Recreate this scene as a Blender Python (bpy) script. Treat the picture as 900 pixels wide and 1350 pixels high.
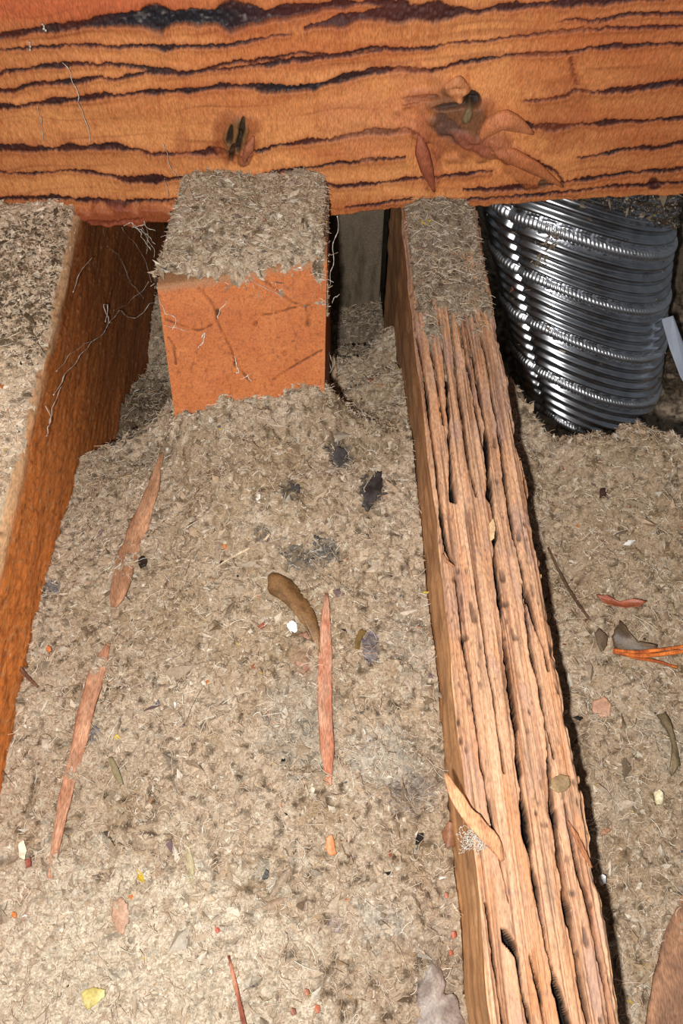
import bpy, math
import numpy as np
from mathutils import Vector

for o in list(bpy.data.objects):
    bpy.data.objects.remove(o)
SC = bpy.context.scene
COL = SC.collection

# ------------------------------------------------------------------ camera
F = 1100.0                 # focal length in pixels of the 900x1350 frame
PITCH = math.radians(60)   # looking steeply down between the joists
H = 0.35                   # eye height over the joist tops (z = 0)
cam = bpy.data.cameras.new('camera')
camo = bpy.data.objects.new('camera', cam)
COL.objects.link(camo)
cam.sensor_fit = 'VERTICAL'
cam.sensor_height = 24
cam.lens = 24 * F / 1350
cam.clip_start = 0.01
camo.location = (0, 0, H)
camo.rotation_euler = (math.radians(90) - PITCH, 0, 0)
SC.camera = camo

# ------------------------------------------------------------------ world, flash, exposure
w = bpy.data.worlds.new('dark_attic')
SC.world = w
w.use_nodes = True
w.node_tree.nodes['Background'].inputs[0].default_value = (0.9, 0.95, 1.0, 1)
w.node_tree.nodes['Background'].inputs[1].default_value = 0.10
fl = bpy.data.lights.new('phone_flash', 'AREA')
fl.shape = 'DISK'
fl.size = 0.012
fl.energy = 3.0
fl.color = (1.0, 0.965, 0.91)
flo = bpy.data.objects.new('phone_flash', fl)
COL.objects.link(flo)
flo.location = (-0.026, -0.016, H - 0.009)
flo.rotation_euler = (math.radians(27), math.radians(-2), 0)
SC.view_settings.view_transform = 'Standard'
SC.view_settings.look = 'None'
SC.view_settings.exposure = 0.0
SC.view_settings.gamma = 1
SC.view_settings.use_curve_mapping = False

# ------------------------------------------------------------------ pixel -> world helpers
SP, CP = math.sin(PITCH), math.cos(PITCH)
def ray(px, py):
    u = (px - 450) / F; v = (py - 675) / F
    return np.array([u, CP - v * SP, -(SP + v * CP)])
def at(px, py, z=0.0):
    r = ray(px, py); t = (z - H) / r[2]
    return np.array([0, 0, H]) + r * t
def atY(px, py, Y):
    r = ray(px, py)
    return np.array([0, 0, H]) + r * (Y / r[1])
def atX(px, py, X):
    r = ray(px, py)
    return np.array([0, 0, H]) + r * (X / r[0])
def proj(P):
    P = np.asarray(P)
    x, y, z = P[..., 0], P[..., 1], P[..., 2] - H
    d = y * CP - z * SP
    up = y * SP + z * CP
    return 450 + F * x / d, 675 - F * up / d
def lin(c):
    c = np.asarray(c, float) / 255
    return np.where(c <= 0.04045, c / 12.92, ((c + 0.055) / 1.055) ** 2.4)

# ------------------------------------------------------------------ noise
_L = {}
def vn(x, y, seed=0):
    """smooth value noise in -1..1"""
    if seed not in _L:
        _L[seed] = np.random.RandomState(1000 + seed).uniform(-1, 1, (256, 256))
    L = _L[seed]
    xi = np.floor(x).astype(int); yi = np.floor(y).astype(int)
    fx = x - xi; fy = y - yi
    fx = fx * fx * (3 - 2 * fx); fy = fy * fy * (3 - 2 * fy)
    a = L[yi & 255, xi & 255]; b = L[yi & 255, (xi + 1) & 255]
    c = L[(yi + 1) & 255, xi & 255]; d = L[(yi + 1) & 255, (xi + 1) & 255]
    return (a * (1 - fx) + b * fx) * (1 - fy) + (c * (1 - fx) + d * fx) * fy
def fbm(x, y, seed=0, octv=3):
    s = 0; a = 1; t = 0
    for k in range(octv):
        s = s + a * vn(x * 2 ** k + 17.3 * k, y * 2 ** k + 9.1 * k, seed + k); t += a; a *= 0.5
    return s / t
def sstep(a, b, x):
    t = np.clip((x - a) / (b - a), 0, 1); return t * t * (3 - 2 * t)
def mix(a, b, t):
    t = np.asarray(t)[..., None]; return a * (1 - t) + b * t

# ------------------------------------------------------------------ materials
def mat_attr(name, rough=0.85, grain=None, gstr=0.25, bump=0.0, bscale=2500, spec=0.25, metallic=0.0):
    m = bpy.data.materials.new(name); m.use_nodes = True
    nt = m.node_tree; N = nt.nodes; K = nt.links
    b = N['Principled BSDF']
    b.inputs['Roughness'].default_value = rough
    b.inputs['Specular IOR Level'].default_value = spec
    b.inputs['Metallic'].default_value = metallic
    a = N.new('ShaderNodeAttribute'); a.attribute_name = 'col'
    tc = N.new('ShaderNodeTexCoord'); mp = N.new('ShaderNodeMapping')
    K.new(tc.outputs['Object'], mp.inputs[0])
    mp.inputs['Scale'].default_value = grain if grain else (700, 700, 700)
    no = N.new('ShaderNodeTexNoise'); no.inputs['Scale'].default_value = 1; no.inputs['Detail'].default_value = 4
    K.new(mp.outputs[0], no.inputs['Vector'])
    mr = N.new('ShaderNodeMapRange')
    mr.inputs['From Min'].default_value = 0.3; mr.inputs['From Max'].default_value = 0.7
    mr.inputs['To Min'].default_value = 1 - gstr; mr.inputs['To Max'].default_value = 1 + gstr
    K.new(no.outputs[0], mr.inputs[0])
    vm = N.new('ShaderNodeVectorMath'); vm.operation = 'SCALE'
    K.new(a.outputs['Color'], vm.inputs[0]); K.new(mr.outputs[0], vm.inputs['Scale'])
    K.new(vm.outputs[0], b.inputs['Base Color'])
    if bump:
        bp = N.new('ShaderNodeBump'); bp.inputs['Strength'].default_value = bump; bp.inputs['Distance'].default_value = 0.0006
        K.new(no.outputs[0], bp.inputs['Height']); K.new(bp.outputs[0], b.inputs['Normal'])
    return m
def mat_plain(name, rgb, rough=0.6, metallic=0.0, spec=0.4, nscale=400, nstr=0.15, bump=0.0, transmission=0.0):
    m = bpy.data.materials.new(name); m.use_nodes = True
    nt = m.node_tree; N = nt.nodes; K = nt.links
    b = N['Principled BSDF']
    b.inputs['Roughness'].default_value = rough; b.inputs['Metallic'].default_value = metallic
    b.inputs['Specular IOR Level'].default_value = spec
    tc = N.new('ShaderNodeTexCoord'); no = N.new('ShaderNodeTexNoise')
    no.inputs['Scale'].default_value = nscale; no.inputs['Detail'].default_value = 3
    K.new(tc.outputs['Object'], no.inputs['Vector'])
    cr = N.new('ShaderNodeValToRGB')
    c = lin(rgb)
    cr.color_ramp.elements[0].position = 0.3; cr.color_ramp.elements[1].position = 0.7
    cr.color_ramp.elements[0].color = (*(c * (1 - nstr * 2)), 1)
    cr.color_ramp.elements[1].color = (*np.clip(c * (1 + nstr * 2), 0, 1), 1)
    K.new(no.outputs[0], cr.inputs[0]); K.new(cr.outputs[0], b.inputs['Base Color'])
    if bump:
        bp = N.new('ShaderNodeBump'); bp.inputs['Strength'].default_value = bump; bp.inputs['Distance'].default_value = 0.0005
        K.new(no.outputs[0], bp.inputs['Height']); K.new(bp.outputs[0], b.inputs['Normal'])
    return m
M_BEAM = mat_attr('beam_wood', 0.6, (1500, 700, 420), 0.30, 0.45, spec=0.3)
M_JOIST = mat_attr('weathered_wood', 0.75, (1500, 420, 1500), 0.20, 0.45)
M_SIDE = mat_attr('brown_wood', 0.7, (900, 350, 1100), 0.30, 0.4)
M_BLOCK = mat_attr('orange_wood', 0.65, (1400, 900, 1400), 0.25, 0.3)
M_INS = mat_attr('loose_insulation', 0.95, (1100, 1100, 1100), 0.35, 0.5, spec=0.1)
M_FLAKE = mat_attr('insulation_flakes', 0.85, (900, 900, 900), 0.18, 0.0, spec=0.2)
M_FLOOR = mat_plain('dusty_board', (105, 92, 76), 0.9, nscale=60, nstr=0.25, bump=0.4)
M_WEB = mat_plain('spider_silk', (205, 200, 190), 0.5, nstr=0.05)

# ------------------------------------------------------------------ mesh helpers
def tag(o, label=None, cat=None, group=None, kind=None):
    if label: o['label'] = label
    if cat: o['category'] = cat
    if group: o['group'] = group
    if kind: o['kind'] = kind
    return o
def raw_mesh(name, V, faces_flat, fsize, mat, col=None, parent=None, smooth=True):
    """V (n,3), faces_flat (m,fsize) ints; quick numpy mesh"""
    me = bpy.data.meshes.new(name)
    V = np.asarray(V, np.float32); Fc = np.asarray(faces_flat, np.int32)
    me.vertices.add(len(V)); me.vertices.foreach_set('co', V.ravel())
    me.loops.add(Fc.size); me.loops.foreach_set('vertex_index', Fc.ravel())
    me.polygons.add(len(Fc))
    me.polygons.foreach_set('loop_start', np.arange(0, Fc.size, fsize, dtype=np.int32))
    me.polygons.foreach_set('loop_total', np.full(len(Fc), fsize, np.int32))
    me.polygons.foreach_set('use_smooth', np.full(len(Fc), smooth))
    me.update(calc_edges=True)
    if col is not None:
        at_ = me.color_attributes.new('col', 'FLOAT_COLOR', 'POINT')
        c = np.ones((len(V), 4), np.float32); c[:, :3] = np.clip(col, 0, 1)
        at_.data.foreach_set('color', c.ravel())
    me.materials.append(mat)
    o = bpy.data.objects.new(name, me); COL.objects.link(o)
    if parent: o.parent = parent
    return o
def grid_faces(ny, nx, flip=False, off=0):
    i = np.arange(ny - 1)[:, None] * nx + np.arange(nx - 1)[None, :]
    q = np.stack([i, i + 1, i + nx + 1, i + nx], -1).reshape(-1, 4) + off
    return q[:, ::-1] if flip else q
def skirt(P, C, zb):
    """adds a border ring that drops straight to z = zb, P (ny,nx,3)"""
    P = np.pad(P, ((1, 1), (1, 1), (0, 0)), mode='edge'); C = np.pad(C, ((1, 1), (1, 1), (0, 0)), mode='edge')
    for s in (np.s_[0, :], np.s_[-1, :], np.s_[:, 0], np.s_[:, -1]):
        P[s][..., 2] = zb
    return P, C
def grid_obj(name, P, C, mat, parent=None, flip=False):
    ny, nx = P.shape[:2]
    return raw_mesh(name, P.reshape(-1, 3), grid_faces(ny, nx, flip), 4, mat, C.reshape(-1, 3), parent)
def closed_tube(rings, cols=None):
    """rings (n, k, 3) -> V, F(quads) with end caps made of a centre point"""
    n, k = rings.shape[:2]
    V = rings.reshape(-1, 3)
    f = []
    for i in range(n - 1):
        for j in range(k):
            a = i * k + j; b = i * k + (j + 1) % k
            f.append((a, b, b + k, a + k))
    V = np.vstack([V, rings[0].mean(0), rings[-1].mean(0)])
    c0, c1 = n * k, n * k + 1
    for j in range(k):
        f.append((c0, (j + 1) % k, j, j)); f.append((c1, (n - 1) * k + j, (n - 1) * k + (j + 1) % k, (n - 1) * k + (j + 1) % k))
    return V, f
def py_mesh(name, V, F_, mat, col=None, parent=None, smooth=True):
    F_ = [tuple(dict.fromkeys(int(i) for i in f)) for f in F_]
    me = bpy.data.meshes.new(name); me.from_pydata([tuple(map(float, v)) for v in V], [], F_)
    me.polygons.foreach_set('use_smooth', [smooth] * len(me.polygons))
    if col is not None:
        a = me.color_attributes.new('col', 'FLOAT_COLOR', 'POINT')
        c = np.ones((len(V), 4), np.float32); c[:, :3] = np.clip(col, 0, 1)
        a.data.foreach_set('color', c.ravel())
    me.materials.append(mat); me.update()
    o = bpy.data.objects.new(name, me); COL.objects.link(o)
    if parent: o.parent = parent
    return o
def resample(pts, n):
    pts = np.asarray(pts, float)
    d = np.r_[0, np.cumsum(np.linalg.norm(np.diff(pts[:, :2] if pts.shape[1] > 2 else pts, axis=0), axis=1))]
    t = np.linspace(0, d[-1], n)
    return np.stack([np.interp(t, d, pts[:, k]) for k in range(pts.shape[1])], 1)

# ------------------------------------------------------------------ terrain of the loose insulation
XL = -0.160                       # inner face of the left joist
def joist_x(y): return 0.0540 - 0.0415 * (y + 0.009)      # left arris of the split joist
JW = 0.0465
CTRL = []
for px, py, z in [
    (620,1350,-.060),(603,1150,-.058),(585,960,-.056),(565,760,-.055),(552,620,-.056),(543,520,-.062),(532,430,-.085),
    (320,530,-.022),(400,520,-.022),(250,555,-.026),(330,620,-.024),(420,640,-.034),(300,800,-.036),(400,820,-.040),(300,1000,-.040),
    (430,1030,-.044),(250,1300,-.041),(60,1300,-.045),(20,1120,-.050),(150,1000,-.045),(110,800,-.050),
    (190,600,-.075),(150,660,-.064),(215,640,-.050),(490,600,-.050),(490,530,-.075),(470,460,-.135),(500,430,-.15),(450,500,-.10),(500,700,-.046),
    (520,900,-.048),(520,1200,-.050)]:
    CTRL.append(at(px, py, z))
for px, py in [(95,640),(60,760),(30,880),(0,1040),(150,600),(192,480)]:
    CTRL.append(atX(px, py, XL))
CTRL += [np.array([-.13,.40,-.15]), np.array([-.03,.45,-.19]), np.array([.02,.45,-.19]), np.array([-.09,.52,-.17]),
         np.array([0,.56,-.16]), np.array([-.15,.56,-.18])]
CTRL_R = [at(px, py, z) for px, py, z in [
    (690,560,-.070),(715,640,-.062),(735,760,-.060),(765,960,-.058),(800,1150,-.058),(835,1320,-.058),
    (780,620,-.046),(860,640,-.040),(900,680,-.040),(820,760,-.048),(880,820,-.046),(820,920,-.054),(895,1000,-.048),
    (860,1150,-.052),(895,1300,-.050),(670,460,-.085)]] + [np.array([.24,.1,-.04]), np.array([.26,.25,-.035])]
CTRL = np.array(CTRL); CTRL_R = np.array(CTRL_R)
def shep(x, y, C):
    num = 0; den = 0
    for c in C:
        d2 = (x - c[0]) ** 2 + (y - c[1]) ** 2
        wt = 1 / (d2 + 0.012 ** 2) ** 1.8
        num = num + wt * c[2]; den = den + wt
    return num / den
RIM = np.array([at(px, py, -.048)[:2] for px, py in [(652,380),(672,440),(700,505),(730,552),(775,570),(830,566),(870,585),(905,600),(1000,590)]])
def rimY(x): return np.interp(x, RIM[:, 0], RIM[:, 1]) + .004 * vn(x * 90, x * 0, 61) + .002 * vn(x * 300, x * 0, 62)
def clump(x, y, s=1.0):
    n = .0045 * fbm(x * 40, y * 40, 3, 2) + .0030 * fbm(x * 120, y * 120, 5, 2)
    n = n - .0022 * (1 - sstep(0, .22, np.abs(vn(x * 95 + 3, y * 95, 11) + .3 * vn(x * 300, y * 300, 13)))) * np.clip(.5 + vn(x * 30, y * 30, 12) * 1.3, 0, 1)
    n = n + .0013 * (1 - np.abs(vn(x * 300, y * 300, 8)) * 2) + .0011 * vn(x * 620, y * 620, 9)
    return n * s
def ground(x, y, fine=True):
    x = np.asarray(x, float); y = np.asarray(y, float)
    mid = shep(x, y, CTRL)
    rt = shep(x, y, CTRL_R)
    yr = rimY(x)
    rt = rt + .006 * np.exp(-((y - yr + .012) / .012) ** 2)
    rt = rt - sstep(0, .012, y - yr) * .185 
    rt = rt + (.09 + .02 * vn(x * 40, y * 40, 64)) * sstep(.56, .66, y) * sstep(.22, .30, x)
    z = np.where(x < joist_x(y) + JW * .5, mid, np.maximum(rt, -.244))
    # crevice that runs from the valley by the left joist down past the mound
    if fine: z = z + clump(x, y)
    return z
def hit(px, py, lift=0.0):
    z = -.05
    for _ in range(25):
        p = at(px, py, z); z = .5 * z + .5 * (float(ground(p[0], p[1], False)) + lift)
    return at(px, py, z)

# colour of the insulation: base beige, soiled and bleached spots, painted flash falloff and shade [px, py, rx, ry, rgb, strength]
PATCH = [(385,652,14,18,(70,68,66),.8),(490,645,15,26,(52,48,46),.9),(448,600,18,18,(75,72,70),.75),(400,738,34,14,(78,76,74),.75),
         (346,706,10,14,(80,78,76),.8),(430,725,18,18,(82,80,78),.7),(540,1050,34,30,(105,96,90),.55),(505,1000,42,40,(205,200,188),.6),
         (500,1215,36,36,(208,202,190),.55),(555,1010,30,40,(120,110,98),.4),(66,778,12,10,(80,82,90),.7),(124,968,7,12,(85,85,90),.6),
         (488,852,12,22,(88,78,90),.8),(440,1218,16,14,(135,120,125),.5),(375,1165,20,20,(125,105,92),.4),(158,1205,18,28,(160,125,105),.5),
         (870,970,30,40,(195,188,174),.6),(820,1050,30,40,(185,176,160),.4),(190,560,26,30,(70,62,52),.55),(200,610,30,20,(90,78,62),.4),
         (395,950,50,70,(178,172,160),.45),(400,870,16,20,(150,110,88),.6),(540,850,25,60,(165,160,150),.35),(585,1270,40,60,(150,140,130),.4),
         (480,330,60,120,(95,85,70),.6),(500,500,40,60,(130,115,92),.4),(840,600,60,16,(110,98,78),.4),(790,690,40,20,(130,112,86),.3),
         (100,1330,330,260,(255,244,222),.45),(480,430,60,90,(96,84,72),.7),(800,470,150,90,(62,52,42),.8),(800,380,200,120,(80,68,56),.7),(820,720,150,160,(150,124,92),.4),(860,1000,110,120,(160,134,104),.35),(330,620,130,70,(150,124,92),.4),(300,780,170,120,(168,142,110),.35),(150,560,60,60,(88,74,58),.6),(470,560,60,60,(130,108,82),.5),(60,1280,200,160,(242,224,198),.2),(130,640,40,40,(115,98,76),.35)]  # broad patches: flash falloff and the shade of gap and duct hole, painted in
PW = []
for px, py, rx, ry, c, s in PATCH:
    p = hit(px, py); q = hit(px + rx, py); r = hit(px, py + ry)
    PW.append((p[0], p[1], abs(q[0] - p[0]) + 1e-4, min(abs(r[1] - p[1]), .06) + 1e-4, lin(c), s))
IK = .67      # soiled old insulation reflects less than clean dust
def ins_col(x, y, seed=20, patches=True):
    base = lin((188, 164, 138)) * np.ones(x.shape + (3,))
    base = mix(base, lin((212, 192, 170)) , np.clip(.5 + .9 * fbm(x * 28, y * 28, seed, 3), 0, 1) * .65)
    base = mix(base, lin((158, 132, 100)), np.clip(fbm(x * 70 + 5, y * 70, seed + 4, 3) * 1.6 - .05, 0, 1) * .7)
    base = mix(base, lin((84, 68, 52)), np.clip(vn(x * 340, y * 340, seed + 8) * 1.8 - .4, 0, 1) * .85)
    base = mix(base, lin((222, 210, 188)), np.clip(vn(x * 410 + 3, y * 410, seed + 9) * 1.6 - .6, 0, 1) * .8)
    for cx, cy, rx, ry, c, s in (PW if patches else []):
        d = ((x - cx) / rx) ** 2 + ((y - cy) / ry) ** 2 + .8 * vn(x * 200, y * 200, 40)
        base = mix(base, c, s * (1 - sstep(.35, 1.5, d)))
    return base

DUST = []     # patches of dust for crumbs: (function giving random points)
BLOCKED = []  # outlines in (x, y) that must stay free of crumbs
def ins_sheet(name, x0f, x1f, y0, y1, step, label, cat='insulation'):
    ny = int((y1 - y0) / step); nx = int(max(x1f(y0) - x0f(y0), x1f(y1) - x0f(y1)) / step)
    Y = np.linspace(y0, y1, ny)[:, None] * np.ones((1, nx))
    T = np.linspace(0, 1, nx)[None, :] * np.ones((ny, 1))
    X = x0f(Y) * (1 - T) + x1f(Y) * T
    Z = ground(X, Y)
    P = np.stack([X, Y, Z], -1)
    # sideways jitter so that clods get ragged
    P[..., 0] += .0007 * vn(X * 500, Y * 500, 30); P[..., 1] += .0007 * vn(X * 500, Y * 500, 31)
    P[:, 0, 0] = X[:, 0]; P[:, -1, 0] = X[:, -1]
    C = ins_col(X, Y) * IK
    P, C = skirt(P, C, -.248)
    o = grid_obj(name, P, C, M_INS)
    tag(o, label, cat, kind='stuff')
    return o
ins_mid = ins_sheet('loose_insulation', lambda y: XL + .001 + 0 * y, lambda y: joist_x(y) - .0005, -.09, .60, .00085,
    'beige loose-fill insulation heaped between the brown left joist and the split joist')
ins_right = ins_sheet('loose_insulation', lambda y: joist_x(y) + JW + .0005, lambda y: .36 + 0 * y, -.09, .80, .00112,
    'beige loose-fill insulation right of the split joist, with the hole around the silver duct')

# the bay beyond the left joist, only seen from further left
Yg = np.linspace(-.09, .6, 240)[:, None] * np.ones((1, 80)); Xg = np.linspace(-.46, XL - .080, 80)[None] * np.ones((240, 1))
Pg, Cg = skirt(np.stack([Xg, Yg, -.03 + 2 * clump(Xg, Yg)], -1), ins_col(Xg, Yg, 20, False) * IK, -.248)
tag(grid_obj('loose_insulation', Pg, Cg, M_INS), 'loose-fill insulation in the next bay beyond the left joist, at the picture edge', 'insulation', kind='stuff')

# ------------------------------------------------------------------ crumbs and fibres lying on a surface
PAL = np.array([lin(c) for c in [(214,192,166),(192,164,132),(232,216,196),(162,130,98),(204,180,154),(118,96,74),(246,238,222),(190,168,146),(150,122,102),(74,60,50)]])
PALW = np.array([.15,.17,.12,.12,.14,.09,.07,.07,.04,.03]); PALW /= PALW.sum()
ODD = np.array([lin(c) for c in [(200,124,72),(92,90,98),(150,84,64),(205,175,60),(40,36,34),(236,234,228),(118,98,98)]])
def inside(px, py, poly):
    c = np.zeros(px.shape, bool); n = len(poly)
    for i in range(n):
        x1, y1 = poly[i]; x2, y2 = poly[(i + 1) % n]
        with np.errstate(divide='ignore', invalid='ignore'):
            k = ((y1 > py) != (y2 > py)) & (px < (x2 - x1) * (py - y1) / (y2 - y1 + 1e-12) + x1)
        c ^= k
    return c
def crumbs(X, Y, Z, parent, seed, size=.00115, tint=None, tiny=False, mul=1.0):
    rs = np.random.RandomState(seed)
    keep = np.ones(len(X), bool)
    for poly in BLOCKED: keep &= ~inside(X, Y, poly)
    X, Y, Z = X[keep], Y[keep], Z[keep]
    n = len(X)
    s = size * np.exp(rs.normal(0, .45, n))
    L = s * rs.uniform(.8, 2.0, n); W = s * rs.uniform(.45, .9, n); T = s * rs.uniform(.18, .5, n)
    # random frames
    a = rs.uniform(0, 2 * np.pi, n); tl = rs.normal(0, .45, n); rl = rs.normal(0, .5, n)
    ux = np.stack([np.cos(a) * np.cos(tl), np.sin(a) * np.cos(tl), np.sin(tl)], -1)
    up = np.stack([np.sin(rl) * np.sin(a), -np.sin(rl) * np.cos(a), np.cos(rl)], -1)
    uy = np.cross(up, ux); uy /= np.linalg.norm(uy, axis=1)[:, None]
    uz = np.cross(ux, uy)
    if tiny: T = T * 1.3
    loc = np.array([[1, 0, 0], [-.5, .85, 0], [-.6, -.85, 0], [.0, .0, 1]] if tiny else [[1, 0, 0], [.15, 1, 0], [-1, .1, 0], [-.1, -1, 0], [.1, .1, 1], [0, 0, -1]], float)
    m = len(loc)
    V = np.zeros((n, m, 3))
    for k in range(m):
        j = rs.uniform(.7, 1.25, (n, 3)) * loc[k] + (rs.uniform(-.25, .25, (n, 3)) if k < 4 else 0)
        V[:, k] = ux * (j[:, :1] * L[:, None]) + uy * (j[:, 1:2] * W[:, None]) + uz * (j[:, 2:] * T[:, None])
    V += np.stack([X, Y, Z + s * .15], -1)[:, None]
    tri = np.array([[0,1,3],[1,2,3],[2,0,3],[0,2,1]]) if tiny else np.array([[0,1,4],[1,2,4],[2,3,4],[3,0,4],[1,0,5],[2,1,5],[3,2,5],[0,3,5]])
    Fc = (np.arange(n)[:, None, None] * m + tri[None]).reshape(-1, 3)
    c = PAL[rs.choice(len(PAL), n, p=PALW)] * rs.uniform(.60, 1.42, (n, 1)) * mul
    if tint is not None: c = c * .50 + tint(X, Y) * .50
    odd = rs.rand(n) < (.006 if tiny else .012)
    c[odd] = ODD[rs.choice(len(ODD), odd.sum())] * .8
    if tint is not None:
        for cx, cy, rx, ry, pc, st in PW:
            if pc.mean() < .14 and st > .5:
                d = ((X - cx) / rx) ** 2 + ((Y - cy) / ry) ** 2
                k = (d < 1.0) & (rs.rand(n) < .62)
                c[k] = pc * rs.uniform(.7, 2.2, (k.sum(), 1))
    return tag(raw_mesh('crumbs', V.reshape(-1, 3), Fc, 3, M_FLAKE, np.repeat(c, m, 0), parent, smooth=False), kind='stuff')
def fibres(X, Y, Z, parent, seed, ln=.005):
    rs = np.random.RandomState(seed); n = len(X)
    a = rs.uniform(0, 2 * np.pi, n); L = ln * np.exp(rs.normal(0, .4, n)); k = 4
    bend = rs.normal(0, 1.1, n); wd = rs.uniform(.00006, .00016, n)
    t = np.linspace(-.5, .5, k)
    V = np.zeros((n, k, 3, 3))
    for i in range(k):
        aa = a + bend * t[i]
        cx = X + np.cos(aa) * L * t[i]; cy = Y + np.sin(aa) * L * t[i]
        cz = Z + .0009 + (.25 - t[i] ** 2) * L * rs.uniform(0, .6, n) * 1.0
        for q, (ox, oz) in enumerate([(-1, 0), (1, 0), (0, 1.4)]):
            V[:, i, q] = np.stack([cx - np.sin(aa) * wd * ox, cy + np.cos(aa) * wd * ox, cz + wd * oz], -1)
    fc = []
    for i in range(k - 1):
        for q in range(3):
            fc.append([i * 3 + q, i * 3 + (q + 1) % 3, (i + 1) * 3 + (q + 1) % 3, (i + 1) * 3 + q])
    Fc = (np.arange(n)[:, None, None] * (k * 3) + np.array(fc)[None]).reshape(-1, 4)
    c = PAL[rs.choice([0, 2, 4, 6, 5, 1], n, p=[.25, .25, .2, .12, .04, .14])]
    return tag(raw_mesh('fibres', V.reshape(-1, 3), Fc, 4, M_FLAKE, np.repeat(c, k * 3, 0), parent), kind='stuff')

# ------------------------------------------------------------------ the beam across the top of the picture
BY = 0.417        # its front face
BE = [(-60,270),(0,277),(60,280),(100,288),(150,297),(200,292),(240,288),(430,285),(480,279),(560,271),(640,271),(700,266),(800,260),(900,256),(980,252)]
BEW = np.array([atY(px, py, BY)[[0, 2]] for px, py in BE])
LINES = [  # growth rings / charred seams, (px, py, half width px)
 [(-40,50,3),(0,48,4),(50,40,6),(100,33,10),(150,28,13),(190,25,19),(250,24,18),(300,23,21),(345,20,20),(390,14,15),(430,8,9),(470,4,7),(540,3,5)],
 [(400,38,2),(430,32,5),(450,28,11),(500,17,17),(550,15,15),(590,14,16),(630,16,9),(660,9,9),(720,6,7),(790,2,6),(860,-3,6),(930,-8,5)],
 [(-40,67,1.5),(0,66,2),(50,62,2.4),(100,59,2.2),(150,63,2.5),(190,60,1.5),(218,63,5),(250,61,2.4),(300,60,2.5),(350,50,1.6),(385,44,1)],
 [(-40,100,2),(0,97,2.5),(40,90,2.5),(80,85,3.5),(130,84,2.5),(180,88,2.5),(220,95,4),(260,96,3),(300,84,1.5),(350,79,2),(400,70,2),(450,73,2),(490,63,2.4),(540,66,2.4),(575,63,2),(600,57,2),(640,55,2.6),(680,49,2.4),(720,44,2),(800,38,2.5),(900,35,2.5)],
 [(-40,120,3),(0,119,3.5),(20,120,4),(40,112,5),(70,108,6),(100,107,4),(130,101,4),(150,106,3),(190,95,1.6),(240,97,3),(300,92,1.6),(350,86,3),(400,78,4),(430,74,4),(450,74,2),(520,66,1)],
 [(-40,146,4),(0,142,4.5),(60,135,4.5),(100,130,4.5),(150,125,3.4),(190,122,4.5),(250,120,4.5),(300,113,4.5),(335,115,5),(345,118,10),(380,117,12),(415,115,12),(428,110,5),(450,103,6.5),(490,94,5.5),(520,91,4.6),(570,94,4),(610,82,2.4),(650,76,3.4),(690,72,3.6),(740,72,2.4),(765,66,2.2),(800,62,3.4),(840,60,2.6),(900,58,2.6),(960,55,2)],
 [(-40,195,5),(0,195,6),(60,196,5.5),(110,195,5),(150,193,6),(180,196,4),(200,204,2),(240,202,2.4),(290,200,6),(312,196,3),(345,200,2.4),(360,192,4),(400,188,3.2),(440,184,3.4),(455,180,3),(485,174,4.5),(540,172,4.5),(560,180,1)],
 [(-40,229,2),(0,228,2.6),(50,230,3.4),(90,224,4.4),(130,228,4.4),(170,238,7),(220,236,5.4),(260,233,5.4),(300,234,7),(330,233,2.6),(380,225,3.4),(430,218,4.4),(450,215,3.4),(490,211,3.4),(535,207,1)],
 [(-40,262,2),(0,262,2.6),(60,260,3.4),(100,262,2.6),(160,267,3.4),(200,264,2),(245,262,.5)],
 [(408,240,1.5),(425,243,4),(445,247,4),(500,241,2.4),(560,234,2.2),(620,228,2.2),(650,224,.5)],
 [(60,280,3),(100,289,3),(150,288,3),(190,284,1)],
 [(455,275,2),(500,268,2),(545,263,1.5)],
 [(610,251,3),(660,248,4.4),(710,246,4.4),(745,240,3),(800,232,2.4),(830,228,2.6),(870,226,2.4),(900,222,2.6),(960,218,2)],
 [(690,134,1),(720,132,3.4),(745,128,3),(757,119,5),(780,121,5),(800,120,5),(840,116,4.4),(870,112,4.4),(900,108,3.4),(960,104,3)],
 [(685,160,1),(700,166,6),(720,168,7),(745,168,5),(755,163,2),(790,163,3.4),(810,162,5),(840,160,4.6),(900,157,4.6),(960,155,4)],
 [(760,208,1),(790,203,2.6),(820,198,3),(850,196,3.4),(900,190,3),(960,186,2)],
 [(735,30,1),(760,25,3),(775,29,3),(800,26,3),(830,18,3.5),(860,19,2.4),(900,18,2.6)],
 [(600,265,2),(680,259,2.4),(740,254,2.4),(800,246,2.6),(860,244,2.4),(900,240,2)],
 [(678,198,1),(690,205,2),(715,216,2.4),(732,226,2.4),(743,240,2.4)],
 [(530,138,1),(550,135,2.4),(562,130,2)],
 [(752,75,2),(754,95,2.4),(760,112,2.4)],
]
def beam_xz(px, py):
    p = atY(px, py, BY); return p[0], p[2]
nz = 250
bx = np.r_[np.linspace(-.50, -.24, 50), np.linspace(-.235, .235, 700), np.linspace(.24, .50, 50)]; nx = len(bx); ztop = .158
zb = np.interp(bx, BEW[:, 0], BEW[:, 1]) + .0007 * vn(bx * 260, bx * 0, 70) + .0004 * vn(bx * 800, bx * 0, 71)
TT = np.linspace(0, 1, nz)[:, None]
BX = np.ones((nz, 1)) * bx[None]; BZ = zb[None] * (1 - TT) + ztop * TT
PXs, PYs = proj(np.stack([BX, BX * 0 + BY, BZ], -1))
D = np.zeros_like(BX)
wz = 5.0 * vn(BX * 60, BZ * 60, 72) * .25
colr = lin((198, 126, 76)) * np.ones(BX.shape + (3,))
colr = mix(colr, lin((222, 150, 92)), np.clip(.55 + 1.3 * fbm(BX * 18, BZ * 60, 73, 3), 0, 1) * .75)
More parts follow.
